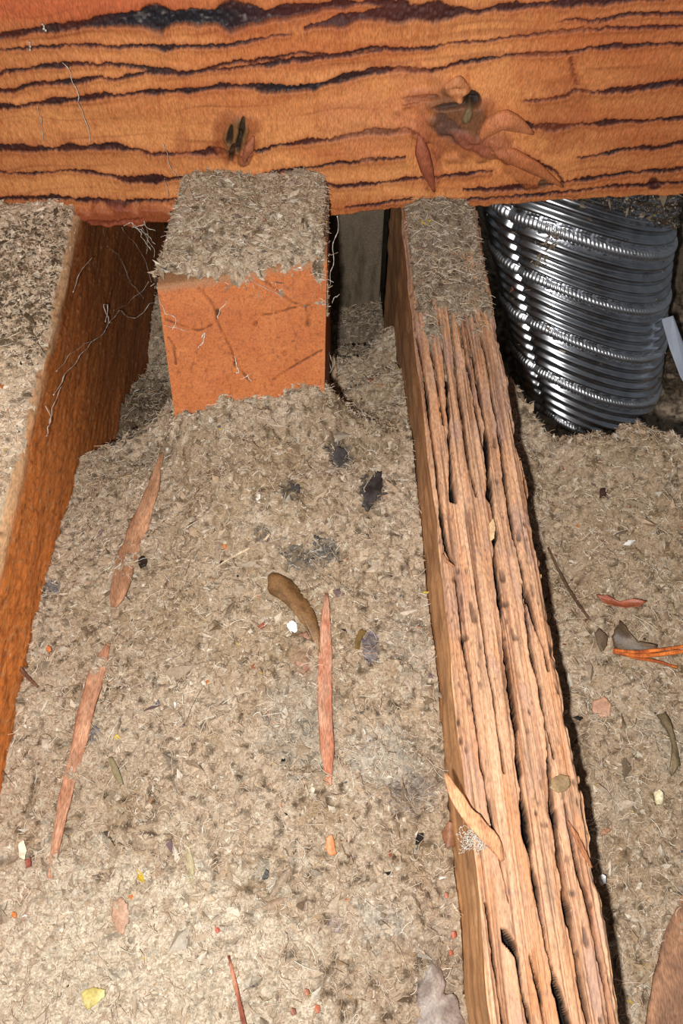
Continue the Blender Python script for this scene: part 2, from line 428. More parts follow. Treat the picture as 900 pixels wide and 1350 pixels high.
colr = mix(colr, lin((176, 92, 50)), np.clip(fbm(BX * 14 + 4, BZ * 50, 76, 3) * 1.7, 0, 1) * .6)
colr = mix(colr, lin((168, 88, 48)), np.clip(fbm(BX * 700, BZ * 120, 79, 2) * 1.5 - .1, 0, 1) * .45)
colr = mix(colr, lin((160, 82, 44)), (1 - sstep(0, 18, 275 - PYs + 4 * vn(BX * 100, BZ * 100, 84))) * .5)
colr = mix(colr, lin((170, 92, 52)), sstep(560, 900, PXs) * .45)
colr = mix(colr, lin((186, 86, 54)), (1 - sstep(10, 44, PYs)) * (1 - sstep(200, 300, PXs)) * .6)
DK = np.zeros_like(BX); SOFT = np.zeros_like(BX)
for k, Ln in enumerate(LINES):
    a = np.array(Ln, float)
    o_ = np.argsort(a[:, 0]) if Ln[-1][0] - Ln[0][0] > 20 else np.argsort(a[:, 1])
    a = a[o_]
    jit = 1.3 * vn(BX * 150 + 7 * k, BZ * 30 + 3 * k, 85) + 1.1 * vn(BX * 600, BZ * 120, 86) + 1.0 * vn(BX * 1500, BZ * 300, 89)
    if Ln[-1][0] - Ln[0][0] > 20:
        c_ = np.interp(PXs, a[:, 0], a[:, 1]); h_ = np.interp(PXs, a[:, 0], a[:, 2], left=a[0, 2] if a[0, 0] < 0 else -9, right=a[-1, 2] if a[-1, 0] >= 900 else -9)
        d = np.abs(PYs - c_ + jit)
    else:
        c_ = np.interp(PYs, a[:, 1], a[:, 0]); h_ = np.interp(PYs, a[:, 1], a[:, 2], left=-9, right=-9)
        d = np.abs(PXs - c_ + jit)
    h_ = h_ * .74 * (1 + .75 * vn(BX * 110 + k * 5, BZ * 40, 87)) + 1.0 * vn(BX * 1100, BZ * 500, 88)
    live = h_ > -3
    DK = np.maximum(DK, np.where(live, 1 - sstep(h_ * .65, h_ * 1.0 + 1.2, d), 0))
    SOFT = np.maximum(SOFT, np.where(live, 1 - sstep(h_, h_ * 1.8 + 7, d), 0))
# finer rings between the traced ones
ring = vn(BX * 14 + 3, (BZ - .05 * BX) * 420 + 1.6 * vn(BX * 40, BZ * 30, 90), 91)
fine = np.clip(ring * 2.0 - .9, 0, 1) * .55
colr = mix(colr, lin((142, 66, 36)), SOFT * .42)
colr = mix(colr, lin((120, 58, 34)), fine * .8)
dark = mix(lin((74, 34, 27)) * np.ones(BX.shape + (3,)), lin((50, 30, 30)), np.clip(.5 + vn(BX * 90, BZ * 200, 92), 0, 1))
big = np.maximum(np.exp(-((PYs - 25) / 22) ** 2) * sstep(80, 190, PXs) * (1 - sstep(430, 520, PXs)), np.exp(-((PYs - 116) / 14) ** 2 - ((PXs - 382) / 45) ** 2))
dark = mix(dark, lin((30, 29, 36)), big)
dark = mix(dark, lin((120, 112, 110)), big * np.clip(vn(BX * 420, BZ * 700, 93) * 2 - .9, 0, 1))
dark = mix(dark, lin((84, 40, 34)), sstep(265, 420, PXs) * (1 - sstep(440, 640, PXs) * .4) * (PYs < 56) * .75)
colr = mix(colr, dark, DK)
D += DK * (.0012 + .0014 * big) - SOFT * .0004
D += DK * .0007 * vn(BX * 900, BZ * 600, 94)
D += -.0006 * fbm(BX * 30, BZ * 120, 95, 2) - .00022 * vn(BX * 900, BZ * 260, 96)
def blotch(px, py, rx, ry, rgb, st, dep, rot=0.0, seed=97):
    global colr, D
    c, s = math.cos(rot), math.sin(rot)
    u = ((PXs - px) * c + (PYs - py) * s) / rx; v = (-(PXs - px) * s + (PYs - py) * c) / ry
    d = u * u + v * v + .45 * vn(BX * 200, BZ * 200, seed)
    m_ = 1 - sstep(.45, 1.25, d)
    colr = mix(colr, lin(rgb), m_ * st); D = D + dep * m_
# knots
blotch(312, 178, 32, 40, (140, 74, 42), .75, -.001)
blotch(312, 178, 16, 26, (112, 84, 52), .9, -.0022, .1)
for q, (dx, dy, c_) in enumerate([(-8,-4,(36,28,22)),(7,-12,(52,38,26)),(3,8,(40,30,22)),(-6,22,(58,36,24))]):
    blotch(312 + dx, 178 + dy, 4, 14, c_, .95, .003, .15)
blotch(324, 203, 10, 18, (158, 92, 62), .9, -.002, .35); blotch(325, 205, 2.5, 9, (70, 52, 38), .9, .002, .1)
blotch(600, 160, 74, 50, (150, 86, 54), .75, -.0018, .35, 98)
blotch(605, 150, 44, 34, (108, 72, 50), .85, -.002, .5, 99)
blotch(604, 118, 17, 13, (196, 128, 82), .9, -.003, .2); blotch(598, 135, 30, 5, (46, 30, 24), .85, .003, -.15)
blotch(622, 128, 12, 9, (30, 22, 18), .95, .005, .6); blotch(614, 146, 6, 12, (120, 104, 76), .9, -.002, .4)
blotch(590, 165, 26, 16, (92, 66, 58), .8, .001, .7); blotch(640, 190, 50, 14, (152, 88, 66), .8, -.002, .4)
blotch(668, 196, 30, 12, (178, 108, 74), .8, -.002, .6); blotch(690, 225, 40, 16, (164, 92, 52), .7, -.0015, .7)
blotch(555, 128, 24, 4, (60, 36, 26), .7, .002, -.1); blotch(715, 241, 7, 6, (84, 62, 44), .9, .001)
blotch(862, 243, 9, 9, (62, 26, 22), .95, .001); blotch(566, 215, 14, 46, (150, 78, 54), .55, -.001, -.15)
blotch(720, 95, 50, 30, (184, 104, 60), .4, 0); blotch(540, 130, 30, 50, (190, 112, 76), .4, 0)
blotch(740, 150, 40, 60, (150, 78, 44), .4, 0); blotch(480, 160, 60, 50, (206, 132, 92), .35, 0); blotch(750, 48, 46, 16, (196, 110, 62), .3, 0)
blotch(165, 282, 80, 14, (140, 68, 42), .75, -.004); blotch(240, 190, 12, 22, (146, 76, 46), .4, 0)
Pf = np.stack([BX, BY + D, BZ], -1)
# wrap round the lower arris and along the underside
und, cu = [], []
for q, (yy, zz) in enumerate([(.0012, -.0003), (.006, .0004), (.02, .0006), (.036, .0008)]):
    und.append(np.stack([bx, np.full(nx, BY + yy), zb - .0004 + zz], -1)); cu.append(np.tile(lin((96, 56, 36)), (nx, 1)))
und.append(np.stack([bx, np.full(nx, BY + .036), np.full(nx, ztop)], -1)); cu.append(np.tile(lin((120, 70, 42)), (nx, 1)))
top = np.stack([bx, np.full(nx, BY + .002), np.full(nx, ztop + .0005)], -1)
P = np.concatenate([np.array(und[::-1]), Pf, top[None], np.array(und[-1])[None]], 0)
C = np.concatenate([np.array(cu[::-1]), colr, np.tile(lin((150, 88, 50)), (1, nx, 1)), np.tile(lin((120, 70, 42)), (1, nx, 1))], 0)
P[0, :, 2] = ztop
beam = bpy.data.objects.new('ceiling_beam', None); COL.objects.link(beam)
tag(beam, 'wide orange-brown wooden beam with dark wavy grain crossing the top of the picture', 'beam')
grid_obj('timber', P, C, M_BEAM, beam)
# lifted splinters beside the knot
def flap(name, px_pts, hw, rise, rgb, parent, seed):
    a = resample(np.array([(x, y, h) for (x, y), h in zip(px_pts, hw)], float), 14)
    R_ = []
    for i, (x, y, h) in enumerate(a):
        t = i / 13
        c0 = atY(x, y, BY - .0015 - rise * math.sin(math.pi * min(1, t * 1.05)) * .8)
        dx, dy = a[min(i + 1, 13), :2] - a[max(i - 1, 0), :2]; L_ = math.hypot(dx, dy)
        nrm = np.array([-dy / L_, 0, -dx / L_]); nrm = np.array([-dy / L_, 0, -dx / L_])
        wv = h * .00042
        R_.append([c0 + nrm * wv * math.cos(g) + np.array([0, -1, 0]) * (.0009 + .35 * wv) * math.sin(g) for g in np.linspace(0, 2 * math.pi, 8, endpoint=False)])
    V, f = closed_tube(np.array(R_))
    c = lin(rgb) * (1 + .25 * vn(V[:, 0] * 900, V[:, 2] * 700, seed))[:, None]
    return tag(py_mesh(name, V, f, M_BEAM, c, parent), 'curled splinter lifted beside the knot' if False else None)
flap('splinter', [(628,188),(645,168),(662,157),(682,165),(703,176)], [3, 13, 15, 11, 2], .004, (190, 118, 78), beam, 1)
flap('splinter', [(553,178),(556,200),(563,225),(572,252)], [3, 10, 9, 2], .003, (158, 88, 62), beam, 2)
flap('splinter', [(640,196),(672,204),(705,222),(742,246)], [4, 12, 10, 1.5], .0018, (178, 106, 66), beam, 3)
flap('splinter', [(585,116),(603,108),(618,118)], [3, 9, 3], .003, (200, 132, 88), beam, 4)
flap('splinter', [(320,215),(328,196),(334,180)], [2, 7, 2], .0025, (160, 96, 66), beam, 5)

# ------------------------------------------------------------------ split joist
def pl_world(pts):   # polyline px -> (x,y) on z=0, half width px -> m
    r = []
    for x, y, h in pts:
        p = at(x, y, 0); q = at(x + h, y, 0); r.append((p[0], p[1], q[0] - p[0]))
    return np.array(r)
CR = [
 [(603,395,1),(612,460,2),(622,520,1.5),(640,600,2),(648,650,2.5),(651,715,4),(655,760,3.5),(661,830,3),(668,880,2.5),(680,970,2.5),(688,1060,3.5),(695,1110,5),(705,1170,3),(715,1220,3.5),(727,1280,4.5),(738,1320,5),(748,1360,6)],
 [(620,400,1),(640,470,2),(655,560,2),(668,650,2),(680,720,1.6),(695,790,3),(706,830,2),(717,860,1.6),(722,885,3)],
 [(548,440,1),(560,500,2.2),(567,560,1.5),(575,620,1.2),(583,690,2),(588,725,3.5),(598,745,1)],
 [(578,420,1.2),(588,490,2),(592,560,2.4),(594,630,3),(598,662,5)],
 [(592,410,2),(600,480,1.5),(610,560,2.5),(618,610,2),(628,655,1)],
 [(610,405,2),(625,480,2),(640,560,2.5),(644,655,4),(648,665,1)],
 [(664,1225,3),(670,1240,8),(682,1262,4),(688,1300,3),(697,1350,2)],
 [(672,540,1),(688,610,1.6),(703,690,2),(715,760,1.6),(735,850,1),(748,920,1)],
 [(712,900,1),(722,990,2),(727,1060,3),(731,1090,5),(736,1130,3),(745,1190,3.5),(757,1250,3),(770,1330,2.5),(780,1370,2)],
 [(745,1060,1),(760,1140,2),(775,1200,2),(790,1270,1.6),(806,1360,1.2)],
 [(688,770,1),(700,860,2),(715,930,2),(730,1000,1.4)],
 [(600,760,1),(612,850,1.2),(625,940,1),(640,1040,1.6),(655,1120,1.6),(670,1190,1)],
 [(625,760,1),(640,860,1.6),(652,930,1.8),(664,1020,1)],
 [(565,440,1.2),(575,500,1.6),(585,560,1)],
 [(640,1190,1),(650,1260,1.6),(662,1350,1.2)],
 [(755,980,1),(768,1060,1.2),(778,1140,1)],
 [(700,1260,1),(712,1310,2),(720,1360,1)],
]
CRW = [pl_world(c) for c in CR]
ns, nt = 190, 760
Y0, Y1 = -.10, .47
TY = np.linspace(Y0, Y1, nt)[:, None] * np.ones((1, ns)); SS = np.linspace(0, 1, ns)[None] * np.ones((nt, 1))
JX = joist_x(TY) + SS * JW
edgeL = .0009 * vn(TY * 60, TY * 0, 110); edgeR = .0009 * vn(TY * 70, TY * 0 + 4, 111) + .0004 * vn(TY * 300, TY * 0, 109)
JX = JX + edgeL * (1 - SS) + edgeR * SS
loc_s = (JX - joist_x(TY))
def groove(s, y, sc, sd): return vn(s * sc + .5 * vn(y * 22, s * 60, sd), y * 14 + 3 * vn(s * 300, y * 4, sd + 5), sd + 1)
g1 = groove(loc_s, TY, 330, 112); g2 = groove(loc_s, TY, 760, 114); g3 = groove(loc_s, TY, 1700, 116)
rough = .55 + .45 * sstep(.0, .3, TY)
JZ = .0009 * g1 * rough + .0006 * g2 + .0004 * g3 + .00025 * vn(loc_s * 1800, TY * 700, 128)
colj = lin((202, 156, 120)) * np.ones(JX.shape + (3,))
colj = mix(colj, lin((226, 184, 148)), np.clip(.5 + fbm(loc_s * 220, TY * 16, 118, 3), 0, 1) * .6)
colj = mix(colj, lin((184, 128, 90)), np.clip(groove(loc_s, TY, 900, 121) * 1.5, 0, 1) * .6)
colj = mix(colj, lin((126, 84, 58)), np.clip(-g2 * 1.8 - .45, 0, 1) * .75)
colj = mix(colj, lin((206, 148, 98)), np.clip(fbm(loc_s * 150, TY * 30, 124, 2) * 2 - .8, 0, 1) * .5)
grime = np.clip(fbm(loc_s * 420, TY * 60, 127, 3) * 1.8 - .25 + .35 * sstep(.05, .4, TY), 0, 1)
colj = mix(colj, lin((128, 106, 88)), grime * .55)
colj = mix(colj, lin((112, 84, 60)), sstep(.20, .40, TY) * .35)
spk = np.clip(vn(loc_s * 1500, TY * 600, 129) * 2 - 1.2, 0, 1)
colj = mix(colj, lin((60, 42, 32)), spk * .6)
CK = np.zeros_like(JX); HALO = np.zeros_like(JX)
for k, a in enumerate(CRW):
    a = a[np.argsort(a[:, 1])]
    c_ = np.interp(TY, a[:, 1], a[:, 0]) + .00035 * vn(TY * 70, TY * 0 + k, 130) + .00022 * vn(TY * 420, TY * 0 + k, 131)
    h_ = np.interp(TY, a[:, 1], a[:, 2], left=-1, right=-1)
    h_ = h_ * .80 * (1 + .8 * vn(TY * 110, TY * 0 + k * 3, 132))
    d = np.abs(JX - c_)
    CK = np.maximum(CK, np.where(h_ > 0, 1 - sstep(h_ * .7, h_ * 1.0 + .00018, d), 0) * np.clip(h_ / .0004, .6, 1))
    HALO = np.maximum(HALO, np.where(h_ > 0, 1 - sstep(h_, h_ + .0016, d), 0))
    # one lip of the split stands a bit higher
    JZ = JZ + np.where((h_ > 0) & (JX > c_), .0004 * np.exp(-(d / .0015)), 0)
# short fibre splits everywhere
fs = vn(loc_s * 1300 + .6 * vn(TY * 30, loc_s * 80, 133), TY * 26, 134); gate = np.clip(.45 + 1.2 * vn(loc_s * 160, TY * 22, 135) + .3 * sstep(.05, .35, TY), 0, 1)
FS = np.clip((fs - .42) * 4, 0, 1) * gate
JZ = JZ - .0012 * FS
colj = mix(colj, lin((112, 74, 52)), FS * .75)
blot = np.clip(fbm(loc_s * 130 + 3, TY * 40, 137, 3) * 2.2 - .3, 0, 1)
colj = mix(colj, lin((170, 140, 128)), blot * .55)
colj = mix(colj, lin((200, 132, 80)), np.clip(fbm(loc_s * 190, TY * 34 + 9, 141, 3) * 2.4 - .6, 0, 1) * .4)
pits = np.clip(vn(loc_s * 520, TY * 240, 142) * 2.6 - 1.3, 0, 1) * np.clip(.3 + 1.6 * vn(loc_s * 110, TY * 14, 143), 0, 1)
colj = mix(colj, lin((74, 56, 50)), pits * .8); JZ = JZ - .0012 * pits
pores = np.clip(vn(loc_s * 900, TY * 420, 136) * 2.2 - 1.0, 0, 1) * gate
colj = mix(colj, lin((142, 112, 104)), pores * .6)
JZ = JZ - .011 * CK
colj = mix(colj, lin((156, 104, 70)), HALO * .3)
colj = mix(colj, lin((22, 14, 11)), sstep(.12, .6, CK))  # shade inside the cracks painted near-black, slightly wider than the splits
colj = colj * np.array([.90, .90, .93])
# rounded arrises
ed = np.minimum(SS, 1 - SS) * JW
JZ = JZ - .0022 * (1 - sstep(0, .0026, ed)) ** 2
Ptop = np.stack([JX, TY, JZ], -1)
# side walls, left one with grain
nsd = 46
def side(Xe, sgn, sd):
    T = np.linspace(0, 1, nsd)[None] ** 1.3
    z0 = Ptop[:, 0 if sgn < 0 else -1, 2]
    Z = z0[:, None] * (1 - T) + (-.249) * T
    Yv = TY[:, :1] * np.ones((1, nsd))
    X = Xe[:, None] + sgn * (-.0004 - .0006 * vn(Yv * 30, Z * 260, sd) - .0005 * vn(Yv * 90, Z * 900, sd + 1)) * np.minimum(1, T * 20)
    c = lin((236, 182, 130)) * np.ones(X.shape + (3,))
    c = mix(c, lin((172, 116, 72)), np.clip(.3 + fbm(Yv * 40, Z * 500, sd + 2, 3), 0, 1) * .8)
    c = mix(c, lin((108, 84, 62)), np.clip(fbm(Yv * 90, Z * 200, sd + 3, 2) * 1.5, 0, 1) * .6)
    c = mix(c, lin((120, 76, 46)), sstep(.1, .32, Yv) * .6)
    return np.stack([X, Yv, Z], -1), c
PL, CLc = side(JX[:, 0], -1, 140); PR, CRc = side(JX[:, -1], 1, 150)
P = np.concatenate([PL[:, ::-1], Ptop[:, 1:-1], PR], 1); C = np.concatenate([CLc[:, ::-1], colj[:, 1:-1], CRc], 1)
P = np.concatenate([P[:1], P, P[-1:]], 0); C = np.concatenate([C[:1], C, C[-1:]], 0)
P[0, :, 2] = -.249; P[-1, :, 2] = -.249
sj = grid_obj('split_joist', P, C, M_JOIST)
tag(sj, 'weathered salmon-tan joist with deep lengthwise splits running up from the bottom right', 'joist')

# ------------------------------------------------------------------ left joist
ny_, nz_ = 560, 150
Yv = np.linspace(-.10, .60, ny_)[:, None] * np.ones((1, nz_)); T = np.linspace(0, 1, nz_)[None] * np.ones((ny_, 1))
Z = T * -.0 - (1 - T) * .249
X = XL + .0008 * vn(Yv * 25, Z * 60, 160) + .0004 * vn(Yv * 120, Z * 500, 161)
X = X - .003 * sstep(-.004, 0, Z) ** 2
c = lin((216, 128, 62)) * np.ones(X.shape + (3,))
c = mix(c, lin((190, 118, 58)), np.clip(.4 + fbm(Yv * 25, Z * 160, 162, 3) * 1.4, 0, 1) * .5)
c = mix(c, lin((160, 86, 38)), np.clip(fbm(Yv * 330, Z * 460, 165, 3) * 1.6, 0, 1) * .6)
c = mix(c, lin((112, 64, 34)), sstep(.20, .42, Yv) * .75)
c = mix(c, lin((180, 150, 116)), sstep(-.009, -.001, Z + .003 * vn(Yv * 90, Z * 90, 168)) * .8)
spk = np.clip(vn(Yv * 600, Z * 600, 169) * 2 - 1.3, 0, 1); c = mix(c, lin((196, 168, 128)), spk * .8); c = mix(c, lin((84, 44, 22)), np.clip(vn(Yv * 420 + 4, Z * 520, 159) * 2 - .9, 0, 1) * .7)
hx = np.linspace(0, 1, 60)[1:]
Xt = (XL - .003) + hx[None] * (-.075); Yt = np.linspace(-.10, .60, ny_)[:, None] * np.ones((1, 59)); Xt = Xt * np.ones((ny_, 1))
Zt = .0005 * vn(Xt * 500, Yt * 20, 170)
ct = lin((196, 172, 142)) * np.ones(Xt.shape + (3,)); ct = mix(ct, lin((168, 140, 108)), np.clip(.5 + fbm(Xt * 300, Yt * 30, 171, 2), 0, 1) * .7)
ct = mix(ct, lin((206, 190, 168)), 1 - sstep(.05, .2, Yt))
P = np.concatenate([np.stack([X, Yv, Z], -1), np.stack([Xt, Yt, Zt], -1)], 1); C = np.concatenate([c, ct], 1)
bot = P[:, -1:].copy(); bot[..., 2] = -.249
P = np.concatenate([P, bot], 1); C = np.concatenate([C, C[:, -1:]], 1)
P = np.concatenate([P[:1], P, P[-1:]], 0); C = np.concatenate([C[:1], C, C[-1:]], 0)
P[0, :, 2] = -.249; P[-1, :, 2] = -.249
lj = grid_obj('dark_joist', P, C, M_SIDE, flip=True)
tag(lj, 'smooth dark brown joist along the left edge with a dust-covered top', 'joist')

# ------------------------------------------------------------------ wooden block before the beam
pTL = at(207, 378, .030); pTR = at(431, 342, .030); pBL = at(232, 560, -.032); pBR = at(427, 530, -.032)
n1, n2 = 170, 150
U = np.linspace(0, 1, n2)[None, :, None]; Vv = np.linspace(0, 1, n1)[:, None, None]
Pf = (pBL * (1 - U) + pBR * U) * (1 - Vv) + (pTL * (1 - U) + pTR * U) * Vv
qx, qy = proj(Pf)
c = lin((172, 98, 52)) * np.ones((n1, n2, 3))
c = mix(c, lin((190, 116, 64)), np.clip(.4 + fbm(qx / 30, qy / 22, 180, 3), 0, 1) * .5)
c = mix(c, lin((170, 92, 50)), np.clip(fbm(qx / 16 + 9, qy / 26, 183, 3) * 1.5, 0, 1) * .55)
c = mix(c, lin((140, 72, 38)), np.clip(vn(qx / 3.5, qy / 2.5, 186) * 1.3, 0, 1) * .35)
dn = np.zeros((n1, n2))
for a in [[(338,362),(362,380),(384,398),(404,404)],[(336,416),(360,414),(384,406),(410,402)],[(288,428),(300,450),(312,480),(330,505)],[(404,405),(407,430)],
          [(262,380),(280,400),(288,428)],[(360,500),(395,478),(424,462)],[(215,420),(240,430),(262,436),(280,428)],[(222,445),(230,460),(232,480)]]:
    a = np.array(a, float)
    for i in range(len(a) - 1):
        d_ = a[i + 1] - a[i]; t = np.clip(((qx - a[i, 0]) * d_[0] + (qy - a[i, 1]) * d_[1]) / (d_ @ d_), 0, 1)
        dd = np.hypot(qx - a[i, 0] - t * d_[0] + 1.5 * vn(qx / 6, qy / 6, 188), qy - a[i, 1] - t * d_[1])
        k = (1 - sstep(.3, 1.9, dd)); dn = np.maximum(dn, k * .8)
for bx_, by_, r_ in [(287,412,4),(311,480,4),(337,427,3),(375,466,3),(407,425,4)]:
    dn = np.maximum(dn, 1 - sstep(r_ * .5, r_ * 1.2, np.hypot(qx - bx_, (qy - by_) * .7)))
c = mix(c, lin((62, 32, 20)), dn * .95 * np.clip(.65 + vn(qx / 9, qy / 9, 194), .25, 1))
c = mix(c, lin((120, 66, 38)), np.clip(vn(qx / 2.2 + 5, qy / 5, 195) * 2 - .9, 0, 1) * .7)
c = mix(c, lin((150, 112, 82)), (1 - sstep(0, 14, qy - 376 + (qx - 215) * .16 + 6 * vn(qx / 14, qy / 14, 190))) * .8)
nrm = np.cross(pTR - pTL, pBL - pTL); nrm /= np.linalg.norm(nrm)
if nrm[1] > 0: nrm = -nrm
Pf = Pf + nrm * (.0009 * fbm(qx / 40, qy / 40, 192, 3) - .0008 * dn)[..., None]
Pf[-1] = Pf[-1] + np.array([0, .002, 0])
backy = BY - .001
ttop = Pf[-1].copy(); ttop[:, 1] = backy; ttop[:, 2] = .010; tb = ttop.copy(); tb[:, 2] = -.19
bb = Pf[0].copy(); bb[:, 2] = -.19
P = np.concatenate([tb[None], bb[None], Pf, ttop[None], tb[None]], 0)
C = np.concatenate([np.tile(lin((120, 70, 40)), (2, n2, 1)), c, np.tile(lin((120, 84, 56)), (2, n2, 1))], 0)
blk = bpy.data.objects.new('wood_block', None); COL.objects.link(blk)
tag(blk, 'clean orange wooden block rising out of the insulation, its top covered in dust', 'block')
grid_obj('front_face', P, C, M_BLOCK, blk)
for nm, idx in (('side_face', 0), ('side_face', -1)):
    V = np.concatenate([Pf[:, idx], ttop[idx:idx + 1] if idx == 0 else ttop[-1:], tb[idx:idx + 1] if idx == 0 else tb[-1:], bb[idx:idx + 1] if idx == 0 else bb[-1:]], 0)
    f = tuple(range(len(V)))
    py_mesh(nm, V, [f if idx == 0 else f[::-1]], M_BLOCK, np.tile(lin((146, 88, 50)), (len(V), 1)), blk, smooth=False)

# ------------------------------------------------------------------ dust lying on the timbers
def dust(name, fx0, fx1, y0, y1, zf, step, label, seed, dens, size=.0011, tintmul=1.0, prj=None):
    ny = max(8, int((y1 - y0) / step)); ym = .5 * (y0 + y1)
    nx = max(8, int((fx1(ym) - fx0(ym)) / step))
    Y = np.linspace(y0, y1, ny)[:, None] * np.ones((1, nx)); T = np.linspace(0, 1, nx)[None] * np.ones((ny, 1))
    X = fx0(Y) * (1 - T) + fx1(Y) * T
    Z = zf(X, Y, T)
    C = ins_col(X, Y, seed, False) * tintmul
    o = grid_obj(name, np.stack([X, Y, Z], -1), C, M_INS)
    tag(o, label, 'dust', kind='stuff')
    rs = np.random.RandomState(seed)
    n = int(dens * (y1 - y0) * (fx1(ym) - fx0(ym)))
    yy = rs.uniform(y0, y1, n); tt = rs.uniform(0, 1, n); xx = fx0(yy) * (1 - tt) + fx1(yy) * tt
    zz = zf(xx, yy, tt)
    k = (zz > prj(xx, yy)) if prj else np.ones(n, bool)
    kb = k & (rs.rand(n) < .22); kt = k & ~kb
    crumbs(xx[kb], yy[kb], zz[kb], o, seed, size, mul=tintmul, tint=lambda a, b: ins_col(a, b, seed, False) * tintmul)
    crumbs(xx[kt], yy[kt], zz[kt], o, seed + 3, size * .6, mul=tintmul, tint=lambda a, b: ins_col(a, b, seed, False) * tintmul, tiny=True)
    k2 = k & (rs.rand(n) < .06)
    fibres(xx[k2], yy[k2], zz[k2], o, seed + 1)
    return o
# dust rim line of the block top in world
def blk_front(x): return np.interp(x, [pTL[0], pTR[0]], [pTL[1], pTR[1]])
def z_blk(X, Y, T):
    v = (Y - blk_front(X)) 
    base = .030 - .010 * sstep(.0, .08, v)
    e = np.minimum(T, 1 - T)
    bmp = .006 * (1 - sstep(-.004, .014, -v + .010)) 
    return base + .0025 + .004 * sstep(0, .12, e) * sstep(-.004, .02, v) - .018 * (1 - sstep(-.011, .003, v + .003 * vn(X * 160, Y * 0, 205))) \
        - .012 * (1 - sstep(0, .03, e)) + clump(X, Y, .8) * 1.0
dust('settled_dust', lambda y: -.1005 + .10 * (y - .33) * .6 + 0 * y, lambda y: -.0075 + 0 * y, .326, BY + .0005, z_blk, .0007,
     'grey-brown dust heaped on top of the orange wooden block under the beam', 210, 1.7e6, .0010, .66)
def z_j(X, Y, T):
    e = np.minimum(T, 1 - T)
    cov = sstep(.300, .345, Y + .018 * vn(X * 120, Y * 60, 215) + .012 * vn(X * 400, Y * 300, 216))
    return -.0045 + cov * .0062 + sstep(.385, .415, Y) * .006 * sstep(0, .3, e) - .006 * (1 - sstep(0, .05, e)) + clump(X, Y, .5)
dust('settled_dust', lambda y: joist_x(y) + .001, lambda y: joist_x(y) + JW - .001, .285, BY + .0005, z_j, .0007,
     'brown dust caked on the far end of the split joist under the beam', 220, 2.2e6, .0009, .42, prj=lambda x, y: -.0005)
def z_l(X, Y, T):
    e = (1 - T)
    cov = sstep(.13, .26, Y + .02 * vn(X * 80, Y * 50, 218) - (1 - T) * .02)
    return -.006 + .0075 * cov * (1) + .004 * cov * sstep(0, .3, e) - .005 * (1 - sstep(0, .05, e)) + clump(X, Y, .55) * (.4 + .6 * cov) + .0045 * (1 - cov) * 0 
dust('settled_dust', lambda y: XL - .074 + 0 * y, lambda y: XL - .001 + 0 * y, .10, BY + .02, z_l, .0009,
     'thick pale grey dust along the top of the dark left joist', 230, 1.3e6, .0010, .98, prj=lambda x, y: .0003)

# ------------------------------------------------------------------ dark boards and floor far behind
def board(name, x0, x1, y0, y1, z0, z1, mat, seed, kind=None, label=None, cat=None, parent=None, n=10):
    """box with slightly uneven faces"""
    rs = np.random.RandomState(seed)
    import bmesh
    bm = bmesh.new(); bmesh.ops.create_cube(bm, size=1)
    bmesh.ops.bevel(bm, geom=bm.edges[:], offset=.03, segments=1, affect='EDGES')
    for v in bm.verts:
        v.co = Vector(((x0 + x1) / 2 + v.co.x * (x1 - x0), (y0 + y1) / 2 + v.co.y * (y1 - y0), (z0 + z1) / 2 + v.co.z * (z1 - z0)))
    me = bpy.data.meshes.new(name); bm.to_mesh(me); bm.free(); me.materials.append(mat)
    o = bpy.data.objects.new(name, me); COL.objects.link(o)
    if parent: o.parent = parent
    tag(o, label, cat, kind=kind)
    return o
board('floor', -.50, .50, -.14, .90, -.27, -.2495, M_FLOOR, 1, kind='structure')
board('wall_back', -.50, .50, .88, .90, -.2495, .14, M_FLOOR, 2, kind='structure')
M_OLD = mat_plain('old_grey_board', (118, 108, 94), 0.85, nscale=120, nstr=0.3, bump=0.6)
# dusty upright board in the gap under the beam
nn, mm = 90, 120
Xb = np.linspace(-.045, joist_x(.5) - .002, nn)[None] * np.ones((mm, 1)); Zb = np.linspace(-.20, .03, mm)[:, None] * np.ones((1, nn))
Yb = .492 + .0015 * fbm(Xb * 120, Zb * 30, 240, 3) + .002 * np.clip(vn(Xb * 260, Zb * 14, 243) * 2 - .8, 0, 1)
cb = lin((112, 100, 84)) * np.ones(Xb.shape + (3,))
cb = mix(cb, lin((70, 60, 50)), np.clip(fbm(Xb * 200, Zb * 50, 244, 3) * 1.8, 0, 1) * .8)
P, C = np.stack([Xb, Yb, Zb], -1), cb
P = np.pad(P, ((1, 1), (1, 1), (0, 0)), mode='edge'); C = np.pad(C, ((1, 1), (1, 1), (0, 0)), mode='edge')
for s in (np.s_[0, :], np.s_[-1, :], np.s_[:, 0], np.s_[:, -1]): P[s][..., 1] = .515
tag(grid_obj('backing_board', P, C, M_SIDE), 'dull grey dusty board in the dark gap left of the split joist', 'board')

# ------------------------------------------------------------------ flexible aluminium duct
M_ALU = mat_plain('dull_aluminium', (200, 203, 210), 0.27, metallic=1.0, nscale=90, nstr=0.10)
path = np.array([[.128,.640,.055],[.150,.600,.02],[.168,.560,-.03],[.181,.532,-.085],[.197,.512,-.15],[.214,.486,-.22],[.234,.462,-.30]])
path = np.stack([np.interp(np.linspace(0, 6, 121), np.arange(7), path[:, k]) for k in range(3)], 1)
ker = np.ones(21) / 21
pp = np.stack([np.convolve(np.pad(path[:, k], 10, mode='reflect', reflect_type='odd'), ker, 'valid') for k in range(3)], 1)
ds = np.r_[0, np.cumsum(np.linalg.norm(np.diff(pp, axis=0), axis=1))]
nS, nA = 330, 600
S = np.linspace(0, ds[-1], nS)
cen = np.stack([np.interp(S, ds, pp[:, k]) for k in range(3)], 1)
tan = np.gradient(cen, axis=0); tan /= np.linalg.norm(tan, axis=1)[:, None]
